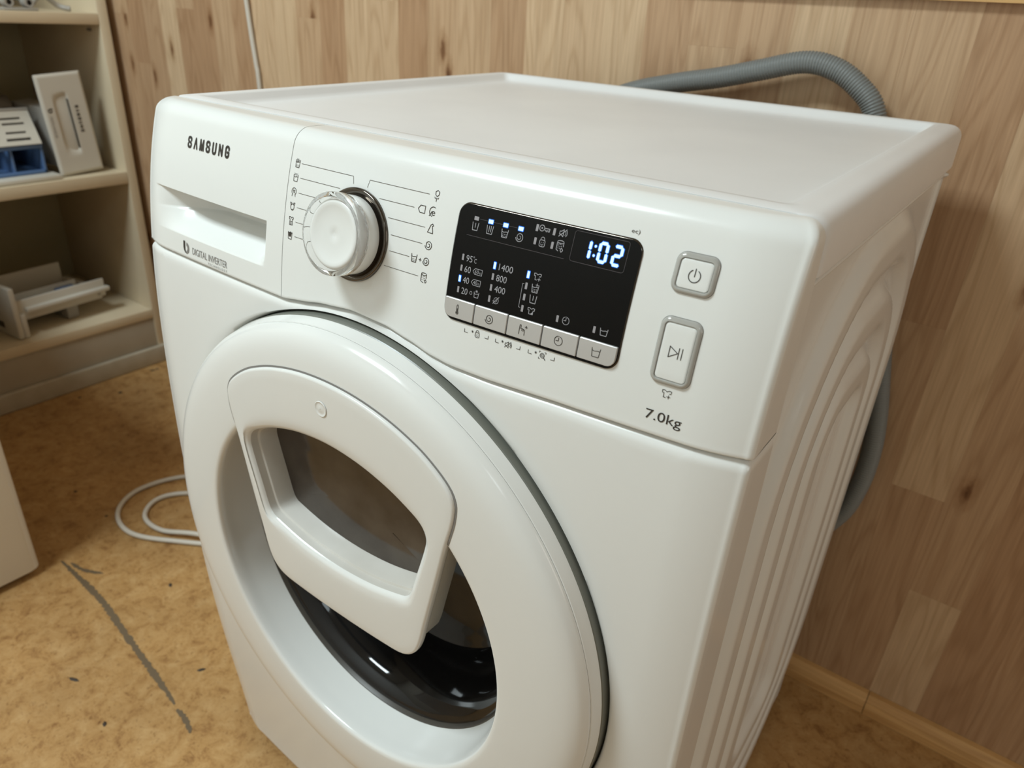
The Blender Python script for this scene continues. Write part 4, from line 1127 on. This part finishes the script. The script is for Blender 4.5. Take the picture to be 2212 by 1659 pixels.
frame_box('front_edge', fr, 0.001, 0.103, 0.001, 0.223, -0.012, -0.0042, 'old_white', sd, 0.003)
frame_box('tray', fr, 0.010, 0.060, 0.016, 0.150, -0.17, -0.0125, 'old_grey', sd, 0.004)
frame_box('grip_opening', fr, 0.0585, 0.0605, 0.058, 0.168, -0.020, 0.0004, 'gasket', sd, 0.0005, 'dark slot of the grip')
def frame_ink(ink, name, m, parent, fr, a, b, rot, h):
    o = ob(name, [fr.p(a + (x * math.cos(rot) - z * math.sin(rot)) / 1000, b + (x * math.sin(rot) + z * math.cos(rot)) / 1000, h) for x, z in ink.v], ink.f, m, smooth=False)
    attach(o, parent); return o
frame_ink(brand(0, 0, 62, 8.5), 'brand_lettering', 'print', sd, fr, 0.0715, 0.152, -math.pi / 2, 0.0004)['label'] = 'dark SAMSUNG lettering running downwards'
frame_ink(text_ink('DIGITAL INVERTER', 0, 0, 5.5, 46), 'lettering', 'print_grey', sd, fr, 0.010, 0.134, -math.pi / 2, 0.0004)
k = Ink(); k.poly([(0, 0), (3, 0), (3.4, -8), (5, -11), (1.5, -10), (0, -6)]); k.arc(5, -6, 3.6, 84, -96, 2.4, 12)
frame_ink(k, 'logo_mark', 'print', sd, fr, 0.020, 0.152, -math.pi / 2, 0.0004)

# --- blue tray with white base (middle shelf)
bt = empty('blue_tray', (-1.30, 0.36, 0.521), 'blue plastic detergent tray on a white base on the middle shelf', 'tray')
box('base', (-1.42, 0.245, 0.5215), (-1.178, 0.440, 0.533), 'old_white', bt, 0.003)
for nm, lo, hi in (('tray_wall', (-1.215, 0.250, 0.5335), (-1.209, 0.424, 0.542)), ('tray_wall', (-1.41, 0.418, 0.5335), (-1.209, 0.424, 0.598)), ('tray_wall', (-1.41, 0.250, 0.5335), (-1.404, 0.424, 0.598)),
                   ('tray_wall', (-1.41, 0.250, 0.5335), (-1.209, 0.256, 0.598)), ('tray_floor', (-1.405, 0.252, 0.5335), (-1.212, 0.420, 0.539)), ('divider', (-1.405, 0.355, 0.5335), (-1.214, 0.361, 0.596)), ('tray_rim', (-1.215, 0.250, 0.590), (-1.206, 0.424, 0.600)), ('tray_back', (-1.37, 0.362, 0.539), (-1.36, 0.418, 0.59))):
    box(nm, lo, hi, 'blue', bt, 0.0015)
# --- slotted insert lying on the tray
si = empty('drawer_insert', (-1.30, 0.36, 0.600), 'white slotted plastic drawer insert on top of the blue tray', 'drawer insert')
fi = Frame((-1.204, 0.250, 0.6012), (0.02, 1, 0.0), (-0.55, 0.0, 1.0), (1, 0, 0.55))
LY, LZ = 0.172, 0.078
def insert_plate():
    # plate with rectangular slots: built from a grid of cells, slots left open
    us = [0, 0.012, 0.060, 0.072, 0.092, 0.104, 0.108, 0.112, 0.150, 0.154, 0.160, LY]; vs = [0, 0.010, 0.016, 0.026, 0.031, 0.046, 0.051, 0.058, 0.063, LZ]
    holes = set()
    for i in range(len(us) - 1):
        for j in range(len(vs) - 1):
            u0, v0 = us[i], vs[j]
            if v0 == 0.010 and 0.104 <= u0 < 0.154: holes.add((i, j))
            if v0 == 0.058 and 0.092 <= u0 < 0.150: holes.add((i, j))
            if v0 == 0.026 and 0.108 <= u0 < 0.150: holes.add((i, j))
            if v0 == 0.046 and 0.108 <= u0 < 0.154: holes.add((i, j))
            if u0 == 0.072 and 0.016 <= v0 < 0.051: holes.add((i, j))
            if u0 == 0.012 and 0.016 <= v0 < 0.051: holes.add((i, j))
    verts = []; faces = []
    for i in range(len(us) - 1):
        for j in range(len(vs) - 1):
            if (i, j) in holes: continue
            b = len(verts); a0, a1, b0, b1 = us[i], us[i + 1], vs[j], vs[j + 1]
            verts.extend([fi.p(a0, b0, 0), fi.p(a1, b0, 0), fi.p(a1, b1, 0), fi.p(a0, b1, 0), fi.p(a0, b0, -0.004), fi.p(a1, b0, -0.004), fi.p(a1, b1, -0.004), fi.p(a0, b1, -0.004)])
            faces.extend([(b, b + 1, b + 2, b + 3), (b + 7, b + 6, b + 5, b + 4), (b, b + 4, b + 5, b + 1), (b + 1, b + 5, b + 6, b + 2), (b + 2, b + 6, b + 7, b + 3), (b + 3, b + 7, b + 4, b)])
    o = ob('slotted_plate', verts, faces, 'old_white', smooth=False); attach(o, si); return o
insert_plate()
box('insert_body', (-1.39, 0.252, 0.6008), (-1.262, 0.420, 0.655), 'old_grey', si, 0.004)
frame_box('top_lip', fi, -0.002, LY + 0.002, LZ - 0.001, LZ + 0.006, -0.05, 0.002, 'old_grey', si, 0.002)
# --- brown-grey wrapped part behind the insert
wv = []; wf = []
rw = random.Random(12); NU, NV = 26, 10
for j in range(NV + 1):
    for i in range(NU + 1):
        t = math.pi * j / NV; y = lerp(0.26, 0.43, i / NU)
        r_ = 0.026 * (1 + 0.10 * math.sin(i * 1.3 + j) + 0.06 * math.sin(i * 3.1)); fall = 1 - 0.35 * (i / NU)
        wv.append((-1.352 + 0.044 * math.cos(t) * fall, y, 0.6555 + r_ * 1.9 * math.sin(t) * fall))
for j in range(NV):
    for i in range(NU): wf.append((j * (NU + 1) + i, j * (NU + 1) + i + 1, (j + 1) * (NU + 1) + i + 1, (j + 1) * (NU + 1) + i))
wf.append(tuple(j * (NU + 1) for j in range(NV + 1))); wf.append(tuple(j * (NU + 1) + NU for j in range(NV, -1, -1)))
tag(ob('film_bundle', wv, wf, 'brown_grey'), 'crumpled brown-grey plastic film on the insert on the middle shelf', 'plastic film')

# --- drawer lying on the bottom shelf
ld = empty('loose_drawer', (-1.30, 0.36, 0.155), 'loose white detergent drawer lying on the bottom shelf', 'drawer')
tiltx = Vector((-0.10, 1.0, 0.0)).normalized()
lf = Frame((-1.205, 0.292, 0.1570), tiltx, Vector((-1.0, -0.10, 0.0)), Vector((0.0, 0.0, 1.0)))
# a: along the drawer (towards the wall), b: into the shelf, c: up
frame_box('drawer_front', lf, -0.022, -0.008, -0.006, 0.225, 0.0, 0.128, 'old_white', ld, 0.004)
frame_box('front_foot', lf, -0.008, 0.004, -0.006, 0.012, 0.0, 0.060, 'old_white', ld, 0.002)
frame_box('front_window', lf, -0.0230, -0.0222, 0.060, 0.150, 0.050, 0.072, 'gasket', ld, 0.0003)
frame_box('front_slot', lf, -0.0230, -0.0222, 0.050, 0.190, 0.018, 0.034, 'gasket', ld, 0.0003)
frame_box('tray_side', lf, -0.008, 0.215, 0.004, 0.010, 0.046, 0.092, 'old_white', ld, 0.002)
frame_box('tray_side', lf, -0.008, 0.190, 0.150, 0.156, 0.046, 0.112, 'old_white', ld, 0.002)
frame_box('tray_floor', lf, -0.008, 0.205, 0.006, 0.152, 0.040, 0.046, 'old_white', ld, 0.002)
frame_box('tray_lip', lf, 0.010, 0.222, -0.008, 0.008, 0.060, 0.072, 'old_white', ld, 0.003)
frame_box('tray_divider', lf, -0.008, 0.180, 0.072, 0.077, 0.046, 0.084, 'old_white', ld, 0.0015)
frame_box('tray_end', lf, 0.190, 0.205, 0.004, 0.156, 0.046, 0.070, 'old_white', ld, 0.003)
frame_box('blue_flap', lf, 0.120, 0.165, 0.030, 0.068, 0.070, 0.076, 'blue', ld, 0.0015, 'blue plastic flap inside the drawer')
frame_box('support_block', lf, 0.120, 0.150, 0.030, 0.10, 0.0, 0.040, 'old_grey', ld, 0.003)
# --- odds and ends on the upper shelf
th = catmull([(-1.25, 0.30, 0.884), (-1.24, 0.38, 0.888), (-1.23, 0.44, 0.900), (-1.235, 0.475, 0.885), (-1.225, 0.50, 0.905), (-1.23, 0.53, 0.886), (-1.22, 0.545, 0.880), (-1.215, 0.552, 0.8795)], 10)
tag(tube('clear_hose', th, 0.0055, 'old_grey', None, 12), 'thin pale hose curling on the upper shelf', 'hose')
br = empty('grey_bracket', (-1.22, 0.44, 0.873), 'small grey plastic bracket on the upper shelf edge', 'bracket')
box('bracket_plate', (-1.235, 0.405, 0.8735), (-1.195, 0.475, 0.8785), 'old_grey', br, 0.001)
for y in (0.412, 0.452):
    loops = [[(-1.215 + h, y + 0.010 + r * math.cos(2 * math.pi * k / 14), 0.889 + r * math.sin(2 * math.pi * k / 14)) for k in range(14)] for r, h in ((0.0055, 0.012), (0.0098, 0.012), (0.0100, 0.010), (0.0100, -0.010), (0.0055, -0.010))]
    loft('bracket_eye', loops, 'old_grey', br)
bb = empty('dark_parts_box', (-1.30, 0.36, 0.873), 'dark plastic spare part at the back of the upper shelf', 'spare part')
box('part_body', (-1.36, 0.27, 0.8735), (-1.27, 0.42, 0.945), 'brown_grey', bb, 0.008, 3)
box('part_lid', (-1.365, 0.265, 0.9455), (-1.265, 0.425, 0.957), 'gasket', bb, 0.004, 3)

# ------------------------------------------------------------------ second white appliance at the left edge
ap2 = empty('white_appliance', (-0.83, -0.31, 0.0), 'white appliance with rounded corner at the left edge of the picture', 'appliance')
def app_body():
    loops = []
    for ins, z in ((0.012, 0.0105), (0.004, 0.0115), (0.0, 0.016), (0.0, 0.80), (0.002, 0.8095), (0.006, 0.8105)):
        loops.append([(x, y, z) for x, y in rrect(-1.125 + ins, -0.5345 - ins, -0.605 + ins, -0.0115 - ins, 0.016, 8)])
    loft('cabinet', loops, 'appliance', ap2, True, True, 45)
    loops = []
    for ins, z in ((0.006, 0.8115), (0.0, 0.814), (0.0, 0.835), (0.003, 0.844), (0.012, 0.848), (0.03, 0.848), (0.034, 0.844), (0.06, 0.844)):
        loops.append([(x, y, z) for x, y in rrect(-1.126 + ins, -0.5335 - ins, -0.606 + ins, -0.0105 - ins, 0.018, 8)])
    loft('worktop', loops, 'appliance', ap2, True, True, 45)
    for x in (-1.08, -0.58):
        for y in (-0.56, -0.06):
            lp = [[(x + r * math.cos(2 * math.pi * k / 14), y + r * math.sin(2 * math.pi * k / 14), z) for k in range(14)] for r, z in ((0.018, 0.0), (0.019, 0.003), (0.019, 0.009), (0.012, 0.0115))]
            loft('foot', lp, 'foot', ap2, True, True)
app_body()
